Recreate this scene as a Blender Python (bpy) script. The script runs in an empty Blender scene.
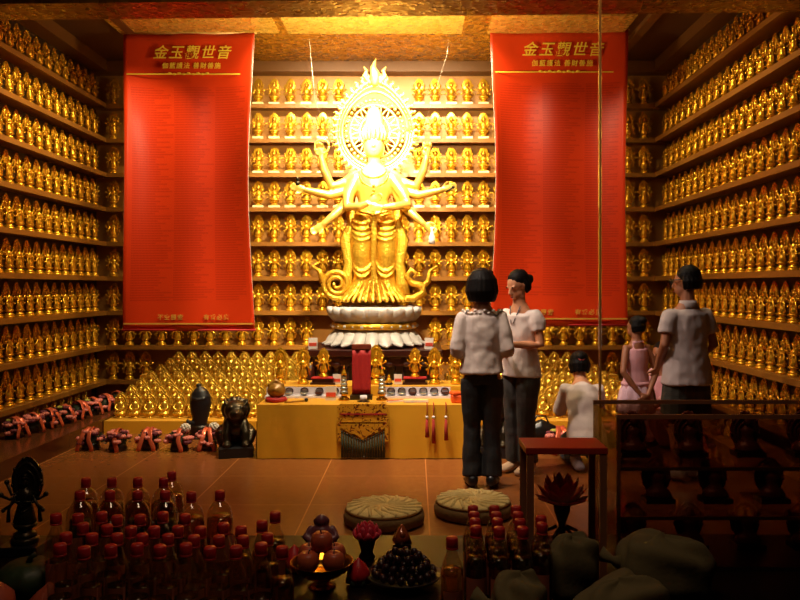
import bpy, math, random
from mathutils import Vector, Matrix, Euler
random.seed(7)
SC = bpy.context.scene
COL = SC.collection
PI = math.pi

# ------------------------------------------------------------------ camera, world, light, exposure
cd = bpy.data.cameras.new('camera'); cam = bpy.data.objects.new('camera', cd); COL.objects.link(cam)
cam.location = (0, 0, 1.49); cam.rotation_euler = (PI / 2, 0, 0)
cd.sensor_width = 36; cd.lens = 36 * 778 / 800
cd.shift_x = -15 / 800; cd.shift_y = -13 / 800
cd.clip_start = .05
SC.camera = cam
w = bpy.data.worlds.new('world'); SC.world = w; w.use_nodes = True
w.node_tree.nodes['Background'].inputs[0].default_value = (.9, .5, .25, 1)
w.node_tree.nodes['Background'].inputs[1].default_value = .02
SC.view_settings.view_transform = 'Standard'
SC.view_settings.look = 'None'
SC.view_settings.exposure = 0
SC.view_settings.gamma = 1
SC.view_settings.use_curve_mapping = False
SC.cycles.use_denoising = True
SC.cycles.transparent_max_bounces = 40
SC.cycles.max_bounces = 6
SC.cycles.sample_clamp_indirect = 4
SC.cycles.caustics_reflective = False
SC.cycles.caustics_refractive = False
WARM = (1, .87, .6)
def lamp(name, kind, loc, energy, target=None, color=WARM, size=.3, size_y=None, angle=60, blend=.6):
    l = bpy.data.lights.new(name, kind); o = bpy.data.objects.new(name, l); COL.objects.link(o)
    o.location = loc; l.energy = energy; l.color = color
    if kind == 'AREA':
        l.size = size
        if size_y: l.shape = 'RECTANGLE'; l.size_y = size_y
    else: l.shadow_soft_size = size
    if kind == 'SPOT': l.spot_size = math.radians(angle); l.spot_blend = blend
    if target is not None:
        o.rotation_euler = (Vector(target) - Vector(loc)).to_track_quat('-Z', 'Y').to_euler()
    return o
LX = -.44                                   # the altar's axis
lamp('statue_spot', 'SPOT', (LX - .25, 6.7, 4.0), 5200, (LX, 8.4, 3.06), (1, .90, .72), .06, angle=25, blend=.8)
lamp('statue_spot', 'SPOT', (LX + .35, 6.7, 4.0), 900, (LX, 8.4, 2.4), (1, .86, .6), .06, angle=40, blend=.8)
lamp('shelf_wash', 'AREA', (LX, 7.9, 4.15), 205, (LX, 9.5, 2.4), WARM, 2.0, .25).data.spread = 1.9
lamp('altar_wash', 'SPOT', (LX, 6.2, 4.0), 850, (LX, 8.1, .5), (1, .87, .58), .08, angle=84, blend=.9)
lamp('ceiling_glow', 'AREA', (LX, 7.2, 3.3), 80, (LX, 8.3, 4.3), (1, .88, .55), 1.6, .3)
for q, yy in enumerate((6.7, 7.7, 8.7)):  # unseen spots added for glints on the side-wall statuettes
    lamp('west_glint_spot', 'SPOT', (-2.3, yy, 4.1), 170 if q < 2 else 80, (-3.9, yy + .2, 1.5), (1, .85, .5), .05, angle=100, blend=.9)
    lamp('east_glint_spot', 'SPOT', (1.6, yy - .3, 4.1), 105 if q < 2 else 60, (3.1, yy - .2, 1.5), (1, .84, .5), .05, angle=100, blend=.9)
lamp('banner_wash', 'SPOT', (-1.9, 6.2, 4.0), 105, (-2.4, 8.3, 2.2), (1, .82, .55), .1, angle=62, blend=.9)
lamp('banner_wash', 'SPOT', (1.1, 6.2, 4.0), 98, (1.55, 8.3, 2.2), (1, .82, .55), .1, angle=62, blend=.9)
lamp('visitor_light', 'SPOT', (-1.3, 5.95, 4.1), 400, (1.0, 6.2, 0.9), (1, .86, .76), .1, angle=70, blend=.9)
lamp('visitor_light', 'SPOT', (-.7, 4.8, 4.1), 330, (.95, 6.1, 1.1), (1, .85, .78), .1, angle=48, blend=.9)  # second spot, added to light the visitors' backs
lamp('counter_fill', 'AREA', (-.2, 2.0, 3.7), 14, (-.2, 3.3, 0), (1, .68, .46), .8)  # unseen fill added for the dim counter
lamp('cushion_fill', 'SPOT', (-.1, 5.2, 4.1), 190, (0, 5.0, 0), (1, .84, .56), .1, angle=70, blend=1)  # spot added to brighten the cushions
lamp('beam_fill', 'SPOT', (-.3, 4.0, 4.1), 34, (-.3, 5.6, 3.7), (1, .8, .5), .1, angle=140, blend=.6)  # spot added to brighten the front of the beam

# ------------------------------------------------------------------ materials
def lin(c): return tuple((x / 12.92 if x <= .04045 else ((x + .055) / 1.055) ** 2.4) for x in c)
def rgb(r, g, b): return lin((r / 255, g / 255, b / 255)) + (1,)
class NT:
    def __init__(s, m): s.t = m.node_tree; s.p = s.t.nodes['Principled BSDF']; s.out = s.t.nodes['Material Output']
    def n(s, typ, **kw):
        x = s.t.nodes.new(typ)
        for k, v in kw.items():
            if k[0] == 'i': x.inputs[int(k[1:])].default_value = v
            else: setattr(x, k, v)
        return x
    def l(s, a, b): s.t.links.new(a, b)
    def m(s, op, a, b=None):
        x = s.n('ShaderNodeMath', operation=op)
        for i, v in enumerate((a, b)):
            if v is None: continue
            if isinstance(v, (int, float)): x.inputs[i].default_value = v
            else: s.l(v, x.inputs[i])
        return x.outputs[0]
def mat(name, c, metal=0, rough=.6, bump=0, bscale=40, vary=0, vscale=6, c2=None, spec=.5, coat=0, sheen=0):
    m = bpy.data.materials.new(name); m.use_nodes = True
    N = NT(m); p = N.p
    p.inputs['Base Color'].default_value = c; p.inputs['Metallic'].default_value = metal
    p.inputs['Roughness'].default_value = rough
    p.inputs['Specular IOR Level'].default_value = spec
    if coat: p.inputs['Coat Weight'].default_value = coat; p.inputs['Coat Roughness'].default_value = .1
    if sheen: p.inputs['Sheen Weight'].default_value = sheen
    tc = N.n('ShaderNodeTexCoord')
    if bump:
        nz = N.n('ShaderNodeTexNoise'); nz.inputs['Scale'].default_value = bscale; nz.inputs['Detail'].default_value = 3
        N.l(tc.outputs['Object'], nz.inputs['Vector'])
        b = N.n('ShaderNodeBump'); b.inputs['Strength'].default_value = bump; b.inputs['Distance'].default_value = .01
        N.l(nz.outputs[0], b.inputs['Height']); N.l(b.outputs[0], p.inputs['Normal'])
    if vary:
        nz = N.n('ShaderNodeTexNoise'); nz.inputs['Scale'].default_value = vscale; nz.inputs['Detail'].default_value = 4
        N.l(tc.outputs['Object'], nz.inputs['Vector'])
        mx = N.n('ShaderNodeMix', data_type='RGBA')
        rp = N.n('ShaderNodeMapRange'); rp.inputs[1].default_value = .5 - .3 / max(vary, .3); rp.inputs[2].default_value = .5 + .3 / max(vary, .3)
        N.l(nz.outputs[0], rp.inputs[0]); N.l(rp.outputs[0], mx.inputs[0])
        mx.inputs[6].default_value = c; mx.inputs[7].default_value = c2 or tuple(x * (1 - vary * .6) for x in c[:3]) + (1,)
        N.l(mx.outputs[2], p.inputs['Base Color'])
    return m
def glassy(name, tint, gloss=.06, rough=.02, edge=.45):
    m = bpy.data.materials.new(name); m.use_nodes = True
    N = NT(m); N.t.nodes.remove(N.p)
    tr = N.n('ShaderNodeBsdfTransparent'); tr.inputs[0].default_value = tint
    gl = N.n('ShaderNodeBsdfGlossy')
    gl.inputs['Roughness'].default_value = rough; gl.inputs[0].default_value = (1, 1, 1, 1)
    fr = N.n('ShaderNodeLayerWeight'); fr.inputs[0].default_value = .25
    f = N.m('MULTIPLY_ADD', fr.outputs[1], edge); f.node.inputs[2].default_value = gloss
    mx = N.n('ShaderNodeMixShader'); N.l(f, mx.inputs[0]); N.l(tr.outputs[0], mx.inputs[1]); N.l(gl.outputs[0], mx.inputs[2])
    N.l(mx.outputs[0], N.out.inputs[0])
    return m
M = {}
M['gold'] = mat('gold_leaf', rgb(247, 188, 52), .75, .34, .25, 60)
M['gold_small'] = mat('gilded_resin', rgb(246, 186, 44), .72, .24)
M['gold_base_lit'] = mat('lit_gold_plinth', rgb(246, 224, 164), .15, .35)  # gold plinth blocks; the light on them is put into the pale colour
M['gold_statue'] = mat('statue_gold', rgb(250, 204, 92), .55, .36, .12, 25, coat=.25)
M['gold_robe'] = mat('statue_robe_gold', rgb(238, 182, 54), .68, .32, 1.0, 45)
M['gold_light'] = mat('tier_gold', rgb(248, 202, 74), .7, .24)
M['shelf'] = mat('shelf_wood', rgb(158, 102, 34), 0, .4, .1, 30, .5, 5)
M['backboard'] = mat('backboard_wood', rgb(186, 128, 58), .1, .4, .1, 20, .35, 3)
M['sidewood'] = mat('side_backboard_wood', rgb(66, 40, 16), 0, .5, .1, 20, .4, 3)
M['ceilwood'] = mat('ceiling_wood', rgb(96, 60, 26), .1, .5, .2, 12, .5, 4)
M['moulding'] = mat('moulding_wood', rgb(120, 76, 30), 0, .45, .1, 20, .3, 5)
M['ledge'] = mat('dark_polished_ledge', rgb(92, 50, 24), 0, .22)
M['plinth'] = mat('plinth_wood', rgb(178, 112, 36), .1, .45, .05, 20, .2, 5)
M['white_stone'] = mat('white_marble', rgb(214, 206, 206), 0, .45, .3, 30, .25, 8)
M['rosewood'] = mat('rosewood', rgb(58, 20, 16), 0, .3, .1, 25, .5, 10)
M['yellow_cloth'] = mat('yellow_satin', rgb(224, 160, 18), 0, .5, .25, 9, .25, 7, sheen=.2)
M['orange_cloth'] = mat('orange_cloth', rgb(216, 84, 18), 0, .55)
M['red_cloth'] = mat('red_velvet', rgb(168, 22, 26), 0, .7, .2, 25, .2, 6)
M['tassel'] = mat('red_tassel', rgb(150, 30, 16), 0, .8)
M['fringe'] = mat('dark_fringe', rgb(52, 54, 30), 0, .7)
M['white_card'] = mat('white_card', rgb(225, 215, 215), 0, .4)
M['red_card'] = mat('red_card', rgb(205, 70, 50), 0, .5)
M['white_paint'] = mat('white_lacquer', rgb(225, 215, 225), 0, .3)
M['silver'] = mat('silver_metal', rgb(190, 190, 180), .8, .25)
M['bronze'] = mat('dark_bronze', rgb(66, 56, 40), .7, .35, .3, 30, .4, 8)
M['black_stone'] = mat('black_stone', rgb(24, 22, 26), 0, .38)
M['dark_wood'] = mat('dark_wood', rgb(34, 20, 12), 0, .3, .1, 20)
M['wood_bowl'] = mat('fish_drum_wood', rgb(150, 104, 34), .1, .4)
M['leaf'] = mat('dark_leaf', rgb(34, 44, 22), 0, .6)
M['pink'] = mat('pink_flower', rgb(226, 130, 120), 0, .7)
M['purple'] = mat('plum_flower', rgb(110, 40, 56), 0, .7)
M['white_flower'] = mat('white_flower', rgb(226, 214, 200), 0, .7)
M['green_flower'] = mat('lime_flower', rgb(176, 170, 70), 0, .7)
M['ribbon'] = mat('copper_ribbon', rgb(222, 104, 70), .3, .3)
M['straw'] = mat('straw_weave', rgb(240, 214, 146), 0, .75, .8, 40, .6, 30, rgb(206, 172, 100))
M['straw_side'] = mat('straw_rim', rgb(120, 88, 44), 0, .8, .6, 40)
M['skin'] = mat('skin', rgb(196, 134, 96), 0, .5, .05, 60)
M['skin_dark'] = mat('tanned_skin', rgb(150, 94, 64), 0, .5, .05, 60)
M['hair'] = mat('black_hair', rgb(14, 10, 9), 0, .6, .3, 90, spec=.12)
M['lip'] = mat('lip', rgb(150, 66, 58), 0, .5)
M['eye'] = mat('eye', rgb(20, 14, 12), 0, .2)
M['blouse'] = mat('white_blouse', rgb(214, 196, 188), 0, .8, .3, 14, .15, 9)
M['shirt'] = mat('grey_shirt', rgb(176, 160, 156), 0, .8, .25, 12, .12, 6)
M['pinkcloth'] = mat('pink_cotton', rgb(222, 164, 172), 0, .8, .3, 14, .15, 9)
M['skirt'] = mat('pale_pink_skirt', rgb(216, 178, 190), 0, .8, .4, 20)
M['black_cloth'] = mat('black_denim', rgb(15, 13, 14), 0, .75, .2, 40)
M['grey_cloth'] = mat('charcoal_cloth', rgb(50, 46, 42), 0, .8, .3, 16)
M['shorts'] = mat('dark_olive_shorts', rgb(40, 38, 30), 0, .8, .3, 16)
M['jeans'] = mat('blue_jeans', rgb(70, 76, 88), 0, .8, .3, 16)
M['sock'] = mat('pale_sock', rgb(196, 160, 130), 0, .8)
M['sock_grey'] = mat('grey_sock', rgb(150, 140, 150), 0, .8)
M['leather'] = mat('black_leather', rgb(16, 14, 14), 0, .35)
M['scrunchie'] = mat('red_hair_tie', rgb(150, 60, 54), 0, .7)
M['glass'] = glassy('window_glass', (.95, .93, .9, 1), .012)
M['case_glass'] = glassy('case_glass', (.88, .8, .76, 1), .03)
M['tinted'] = glassy('reflection_tint_glass', (.66, .57, .47, 1), .015, .02, .1)  # tint stands in for the darkness of the window reflections
M['bottle'] = glassy('clear_bottle', (.9, .84, .72, 1), .07)
M['oil'] = mat('dark_oil', rgb(34, 16, 6), 0, .15)
M['amber_oil'] = glassy('amber_oil', (.62, .38, .1, 1), .05)
M['cap'] = mat('red_cap', rgb(196, 34, 36), 0, .4)
M['paper'] = mat('bottle_label', rgb(196, 110, 80), 0, .6)
M['table'] = mat('black_lacquer_table', rgb(22, 12, 9), 0, .38, spec=.12)
M['tabletrim'] = mat('table_trim', rgb(120, 84, 50), .3, .35)
M['apple'] = mat('apple_skin', rgb(190, 62, 44), 0, .4, .1, 10, .5, 9, rgb(206, 112, 64))
M['wax_red'] = mat('red_wax', rgb(206, 34, 40), 0, .4)
M['wax_pink'] = mat('pink_wax', rgb(224, 60, 84), 0, .4)
M['mauve'] = mat('mauve_resin', rgb(128, 74, 84), 0, .3)
M['amber'] = mat('amber_crystal', rgb(168, 80, 40), .2, .12, coat=.5)
M['brass'] = mat('polished_brass', rgb(222, 164, 46), .95, .16)
M['grape'] = mat('dark_grape', rgb(44, 18, 22), 0, .3)
M['gourd'] = mat('green_gourd', rgb(56, 76, 40), 0, .5, .5, 14, .5, 14, rgb(34, 52, 28))
M['peach'] = mat('orange_peach', rgb(206, 104, 66), 0, .55, 0, 0, .5, 9, rgb(186, 70, 50))
M['sack'] = mat('grey_green_sackcloth', rgb(120, 108, 68), 0, .9, .5, 14, .4, 7)
M['red_lacquer'] = mat('red_lacquer', rgb(176, 50, 30), 0, .35)
M['brown_frame'] = mat('brown_frame', rgb(150, 98, 66), 0, .4)
M['red_petal'] = mat('red_petal', rgb(214, 28, 26), 0, .45)
M['carved'] = mat('carved_redwood', rgb(120, 50, 34), .2, .4, .6, 40)
M['wire'] = mat('grey_wire', rgb(190, 170, 150), .6, .4)
M['joint'] = mat('bronze_joint', rgb(210, 160, 90), .2, .4)
M['text_gold'] = mat('gold_print', rgb(240, 200, 60), .1, .45)
M['print_gold'] = mat('dull_gold_print', rgb(206, 150, 60), .1, .45)
M['banner_back'] = mat('white_banner_back', rgb(230, 214, 200), 0, .5)

def mosaic(name, ca, cb, scale, rough=.25, bump=.8, metal=.8):
    m = mat(name, ca, metal, rough); N = NT(m); tc = N.n('ShaderNodeTexCoord')
    v = N.n('ShaderNodeTexVoronoi', feature='F1', distance='CHEBYCHEV'); v.inputs['Scale'].default_value = scale
    N.l(tc.outputs['Object'], v.inputs['Vector'])
    mx = N.n('ShaderNodeMix', data_type='RGBA'); mx.inputs[6].default_value = ca; mx.inputs[7].default_value = cb
    sp = N.n('ShaderNodeSeparateColor'); N.l(v.outputs['Color'], sp.inputs[0])
    N.l(sp.outputs[0], mx.inputs[0]); N.l(mx.outputs[2], N.p.inputs['Base Color'])
    # every tile is set at its own small tilt
    nm = N.n('ShaderNodeBump'); nm.inputs['Strength'].default_value = bump; nm.inputs['Distance'].default_value = .02
    nz = N.n('ShaderNodeTexNoise'); nz.inputs['Scale'].default_value = scale * .8
    N.l(tc.outputs['Object'], nz.inputs['Vector'])
    N.l(N.m('ADD', nz.outputs[0], N.m('MULTIPLY', v.outputs['Distance'], .8)), nm.inputs['Height']); N.l(nm.outputs[0], N.p.inputs['Normal'])
    rr = N.m('MULTIPLY_ADD', sp.outputs[1], .35); rr.node.inputs[2].default_value = rough - .1; N.l(rr, N.p.inputs['Roughness'])
    return m
M['mosaic'] = mosaic('gold_mosaic', rgb(226, 172, 50), rgb(168, 118, 26), 17, rough=.2, bump=1)
M['mosaic_pale'] = mosaic('pale_gold_mosaic', rgb(244, 206, 96), rgb(222, 174, 60), 22, bump=.4, metal=.5)
M['beam'] = mosaic('bronze_mosaic', rgb(150, 96, 28), rgb(118, 72, 22), 20, bump=.4, metal=.4)

def floor_mat():
    m = mat('polished_tile', rgb(150, 78, 40), 0, .27, spec=.35); N = NT(m); tc = N.n('ShaderNodeTexCoord')
    sx = N.n('ShaderNodeSeparateXYZ'); N.l(tc.outputs['Object'], sx.inputs[0])
    def line(o, off, wd):
        a = N.m('FRACT', N.m('DIVIDE', N.m('ADD', o, off), .81))
        return N.m('LESS_THAN', a, wd / .81)
    ln = N.m('MAXIMUM', line(sx.outputs[0], 41.225, .008), line(sx.outputs[1], .35, .005))
    nz = N.n('ShaderNodeTexNoise'); nz.inputs['Scale'].default_value = 18; nz.inputs['Detail'].default_value = 5
    N.l(tc.outputs['Object'], nz.inputs['Vector'])
    a = N.n('ShaderNodeMix', data_type='RGBA'); a.inputs[6].default_value = rgb(146, 88, 42); a.inputs[7].default_value = rgb(124, 70, 32); N.l(nz.outputs[0], a.inputs[0])
    b = N.n('ShaderNodeMix', data_type='RGBA'); N.l(a.outputs[2], b.inputs[6]); b.inputs[7].default_value = rgb(190, 120, 66); N.l(ln, b.inputs[0])
    N.l(b.outputs[2], N.p.inputs['Base Color'])
    return m
M['floor'] = floor_mat()

def banner_mat():
    m = mat('red_banner_print', rgb(196, 34, 18), 0, .33, spec=.4); N = NT(m)
    uv = N.n('ShaderNodeUVMap'); s = N.n('ShaderNodeSeparateXYZ'); N.l(uv.outputs[0], s.inputs[0])
    u, v = s.outputs[0], s.outputs[1]
    rows = N.m('MULTIPLY', v, 120)
    ink = N.m('LESS_THAN', N.m('FRACT', rows), .55)
    cols = N.m('MULTIPLY', N.m('SUBTRACT', u, .05), 3.05)
    ci = N.m('FLOOR', cols); cf = N.m('FRACT', cols)
    cmb = N.n('ShaderNodeCombineXYZ'); N.l(N.m('FLOOR', rows), cmb.inputs[0]); N.l(ci, cmb.inputs[1])
    wn = N.n('ShaderNodeTexWhiteNoise', noise_dimensions='2D'); N.l(cmb.outputs[0], wn.inputs['Vector'])
    ink = N.m('MULTIPLY', ink, N.m('LESS_THAN', cf, N.m('MULTIPLY_ADD', wn.outputs[0], .5)))
    ch = N.m('LESS_THAN', N.m('FRACT', N.m('MULTIPLY', u, 95)), .72)
    ink = N.m('MULTIPLY', ink, ch)
    ink = N.m('MULTIPLY', ink, N.m('MULTIPLY', N.m('LESS_THAN', v, .82), N.m('GREATER_THAN', v, .1)))
    ink = N.m('MULTIPLY', ink, N.m('MULTIPLY', N.m('LESS_THAN', u, .95), N.m('GREATER_THAN', u, .05)))
    mx = N.n('ShaderNodeMix', data_type='RGBA'); mx.inputs[6].default_value = rgb(202, 54, 16); mx.inputs[7].default_value = rgb(172, 40, 13)
    N.l(ink, mx.inputs[0]); N.l(mx.outputs[2], N.p.inputs['Base Color'])
    return m
M['banner'] = banner_mat()
def brocade_mat():
    m = mat('gold_brocade', rgb(206, 140, 26), .25, .4, .5, 40); N = NT(m); tc = N.n('ShaderNodeTexCoord')
    nz = N.n('ShaderNodeTexNoise'); nz.inputs['Scale'].default_value = 26; nz.inputs['Detail'].default_value = 1; nz.inputs['Distortion'].default_value = 1.4
    N.l(tc.outputs['Object'], nz.inputs['Vector'])
    a = N.n('ShaderNodeMix', data_type='RGBA'); a.inputs[6].default_value = rgb(112, 46, 14); a.inputs[7].default_value = rgb(226, 164, 40)
    N.l(N.m('GREATER_THAN', nz.outputs[0], .42), a.inputs[0]); N.l(a.outputs[2], N.p.inputs['Base Color'])
    return m
M['brocade'] = brocade_mat()

# ------------------------------------------------------------------ mesh builder
class MB:
    def __init__(s): s.v = []; s.f = []; s.sm = []; s.mi = []; s.x = None; s.cur = 0
    def add(s, vs, fs, smooth=True):
        k = len(s.v)
        s.v += [tuple(s.x @ Vector(p)) for p in vs] if s.x is not None else [tuple(p) for p in vs]
        s.f += [tuple(i + k for i in f) for f in fs]; s.sm += [smooth] * len(fs); s.mi += [s.cur] * len(fs)
        return s
    def box(s, c, d, rz=0, taper=1):
        x, y, z = d[0] / 2, d[1] / 2, d[2] / 2; R = Matrix.Rotation(rz, 3, 'Z'); c = Vector(c)
        vs = [c + R @ Vector((sx * x * (taper if sz > 0 else 1), sy * y * (taper if sz > 0 else 1), sz * z)) for sz in (-1, 1) for sy in (-1, 1) for sx in (-1, 1)]
        return s.add(vs, [(0, 2, 3, 1), (4, 5, 7, 6), (0, 1, 5, 4), (2, 6, 7, 3), (0, 4, 6, 2), (1, 3, 7, 5)], False)
    def lathe(s, prof, n=16, c=(0, 0, 0), sy=1, lobes=0, amp=0, phase=0):
        vs = []; fs = []
        for r, z in prof:
            for i in range(n):
                a = 2 * PI * i / n + phase; q = r * (1 + amp * math.cos(lobes * a))
                vs.append((c[0] + q * math.cos(a), c[1] + q * math.sin(a) * sy, c[2] + z))
        for j in range(len(prof) - 1):
            for i in range(n):
                fs.append((j * n + i, j * n + (i + 1) % n, (j + 1) * n + (i + 1) % n, (j + 1) * n + i))
        fs.append(tuple(range(n - 1, -1, -1))); fs.append(tuple((len(prof) - 1) * n + i for i in range(n)))
        return s.add(vs, fs)
    def tube(s, path, rad, n=8, side=(1, 0, 0), round_ends=False):
        P = [Vector(p) for p in path]; L = len(P)
        if not isinstance(rad, (list, tuple)): rad = [rad] * L
        R = [(r, r) if isinstance(r, (int, float)) else tuple(r) for r in rad]
        if round_ends:
            t0 = (P[0] - P[1]).normalized(); t1 = (P[-1] - P[-2]).normalized()
            a, b = R[0], R[-1]; ma, mb_ = min(a), min(b)
            P = [P[0] + t0 * ma * .9, P[0] + t0 * ma * .6] + P + [P[-1] + t1 * mb_ * .6, P[-1] + t1 * mb_ * .9]
            R = [(a[0] * .4, a[1] * .4), (a[0] * .8, a[1] * .8)] + R + [(b[0] * .8, b[1] * .8), (b[0] * .4, b[1] * .4)]; L = len(P)
        vs = []; fs = []; prev = Vector(side)
        for i in range(L):
            t = (P[min(i + 1, L - 1)] - P[max(i - 1, 0)]).normalized()
            sd = prev - t * prev.dot(t)
            if sd.length < 1e-4: sd = t.orthogonal()
            sd.normalize(); prev = sd; b = t.cross(sd)
            for k in range(n):
                a = 2 * PI * k / n
                vs.append(P[i] + sd * R[i][0] * math.cos(a) + b * R[i][1] * math.sin(a))
        for j in range(L - 1):
            for k in range(n):
                fs.append((j * n + k, j * n + (k + 1) % n, (j + 1) * n + (k + 1) % n, (j + 1) * n + k))
        fs.append(tuple(range(n - 1, -1, -1))); fs.append(tuple((L - 1) * n + k for k in range(n)))
        return s.add(vs, fs)
    def ball(s, c, r, n=10, m=7):
        if isinstance(r, (int, float)): r = (r, r, r)
        vs = [(c[0], c[1], c[2] - r[2])]; fs = []
        for j in range(1, m):
            th = -PI / 2 + PI * j / m
            for i in range(n):
                a = 2 * PI * i / n
                vs.append((c[0] + r[0] * math.cos(th) * math.cos(a), c[1] + r[1] * math.cos(th) * math.sin(a), c[2] + r[2] * math.sin(th)))
        vs.append((c[0], c[1], c[2] + r[2]))
        for i in range(n): fs.append((0, 1 + (i + 1) % n, 1 + i))
        for j in range(m - 2):
            for i in range(n):
                a = 1 + j * n; fs.append((a + i, a + (i + 1) % n, a + n + (i + 1) % n, a + n + i))
        k = 1 + (m - 2) * n
        for i in range(n): fs.append((k + i, k + (i + 1) % n, len(vs) - 1))
        return s.add(vs, fs)
    def plate(s, outline, y0, y1, bulge=0):
        """solid from an outline in x,z, between y0 (front) and y1"""
        n = len(outline); vs = [(x, y0, z) for x, z in outline] + [(x, y1, z) for x, z in outline]
        cx = sum(p[0] for p in outline) / n; cz = sum(p[1] for p in outline) / n
        vs += [(cx, y0 - bulge, cz), (cx, y1, cz)]
        fs = []
        for i in range(n):
            j = (i + 1) % n
            fs += [(i, j, 2 * n), (n + j, n + i, 2 * n + 1), (i, n + i, n + j, j)]
        return s.add(vs, fs, False)
    def grid(s, fn, nu, nv, smooth=True):
        vs = [fn(i / nu, j / nv) for j in range(nv + 1) for i in range(nu + 1)]
        fs = [(j * (nu + 1) + i, j * (nu + 1) + i + 1, (j + 1) * (nu + 1) + i + 1, (j + 1) * (nu + 1) + i) for j in range(nv) for i in range(nu)]
        return s.add(vs, fs, smooth)
    def mesh(s, name, mats):
        me = bpy.data.meshes.new(name); me.from_pydata(s.v, [], s.f)
        me.polygons.foreach_set('use_smooth', s.sm); me.polygons.foreach_set('material_index', s.mi)
        for m in (mats if isinstance(mats, (list, tuple)) else [mats]): me.materials.append(m)
        me.update(); return me
    def obj(s, name, mats, parent=None, loc=(0, 0, 0), rz=0, remesh=0, smooth=3, solid=0, bevel=0, wrinkle=0):
        me = s.mesh(name, mats)
        o = bpy.data.objects.new(name, me); COL.objects.link(o)
        if solid:
            md = o.modifiers.new('s', 'SOLIDIFY'); md.thickness = solid; md.offset = 0
        if bevel:
            md = o.modifiers.new('b', 'BEVEL'); md.width = bevel; md.segments = 2; md.limit_method = 'ANGLE'
        if remesh:
            md = o.modifiers.new('r', 'REMESH'); md.mode = 'VOXEL'; md.voxel_size = remesh; md.use_smooth_shade = True
            if smooth:
                md = o.modifiers.new('m', 'SMOOTH'); md.factor = .5; md.iterations = smooth
            if wrinkle:
                tx = bpy.data.textures.new('folds', 'CLOUDS'); tx.noise_scale = .11; tx.noise_depth = 1
                md = o.modifiers.new('w', 'DISPLACE'); md.texture = tx; md.strength = wrinkle; md.mid_level = .5
        if solid or bevel or remesh:
            dg = bpy.context.evaluated_depsgraph_get(); dg.update()
            nm = bpy.data.meshes.new_from_object(o.evaluated_get(dg)); o.modifiers.clear(); o.data = nm; nm.name = name
            if remesh: nm.polygons.foreach_set('use_smooth', [True] * len(nm.polygons))
            bpy.data.meshes.remove(me)
        if parent is not None: o.parent = parent
        o.location = loc; o.rotation_euler = (0, 0, rz)
        return o
def tag(o, label=None, cat=None, group=None, kind=None):
    if label: o['label'] = label
    if cat: o['category'] = cat
    if group: o['group'] = group
    if kind: o['kind'] = kind
    return o
def thing(name, label, cat, loc=(0, 0, 0), rz=0, group=None):
    o = bpy.data.objects.new(name, None); COL.objects.link(o); o.location = loc; o.rotation_euler = (0, 0, rz)
    o.empty_display_size = .1
    return tag(o, label, cat, group)
KIDS = {}
def dup(root, loc, rz, label, group=None, scale=None):
    r = root.copy(); COL.objects.link(r); r.location = loc; r.rotation_euler = (0, 0, rz); r['label'] = label
    if scale: r.scale = (scale,) * 3
    if group: r['group'] = group
    for ch in root.children:
        c = ch.copy(); COL.objects.link(c); c.parent = r
        for g in ch.children:
            d = g.copy(); COL.objects.link(d); d.parent = c
    return r
ORD = 'zeroth first second third fourth fifth sixth seventh eighth ninth tenth eleventh twelfth thirteenth fourteenth fifteenth sixteenth seventeenth eighteenth nineteenth twentieth'.split()
def px(x, y): return 415 + 778 * x / y
def py(z, y): return 287 + 778 * (1.49 - z) / y
def wx(p, d): return (p - 415) * d / 778
def wz(p, d): return 1.49 - (p - 287) * d / 778
# ------------------------------------------------------------------ the setting
XW, XE, YB, YG, ZC = -3.93, 3.10, 9.6, 3.5, 4.24
def struct(name, mb, m, parent=None, **k):
    o = mb.obj(name, m, parent, **k); o['kind'] = 'structure'; return o
struct('floor', MB().box(((XW + XE) / 2, 4.1, -.05), (XE - XW + .4, 11.2, .1)), M['floor'])
struct('ceiling', MB().box(((XW + XE) / 2, 4.1, ZC + .05), (XE - XW + .4, 11.2, .1)), M['ceilwood'])
struct('wall_back', MB().box(((XW + XE) / 2, YB + .06, 2.12), (XE - XW + .4, .12, 4.24)), [M['backboard']])
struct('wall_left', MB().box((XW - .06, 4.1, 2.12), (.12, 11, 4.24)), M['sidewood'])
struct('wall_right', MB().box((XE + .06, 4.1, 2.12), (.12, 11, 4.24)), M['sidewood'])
struct('wall_front', MB().box(((XW + XE) / 2, -1.46, 2.12), (XE - XW + .4, .12, 4.24)), M['sidewood'])
# header beam, a little askew to the back wall
b = MB(); b.box((-.4, 5.7, 3.92), (7.6, .34, .78), rz=-.03)
struct('ceiling_beam', b, M['beam'])
# gold mosaic field of the ceiling with paler panels hung just below it
b = MB(); b.box((-.48, 8.0, ZC - .01), (5.36, 2.9, .02)); struct('ceiling_mosaic', b, M['mosaic'])
b = MB(); x0, x1 = wx(285, 8.1), wx(463, 8.1)
b.box(((x0 + x1) / 2, 8.04, ZC - .03), (x1 - x0, .58, .02)); struct('ceiling_panel', b, M['mosaic_pale'])
b = MB(); b.box((-2.3, 8.04, ZC - .03), (1.7, .55, .02)); struct('ceiling_panel', b, M['mosaic_pale'])
b = MB(); b.box((1.5, 8.04, ZC - .03), (1.45, .55, .02)); struct('ceiling_panel', b, M['mosaic_pale'])
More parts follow.
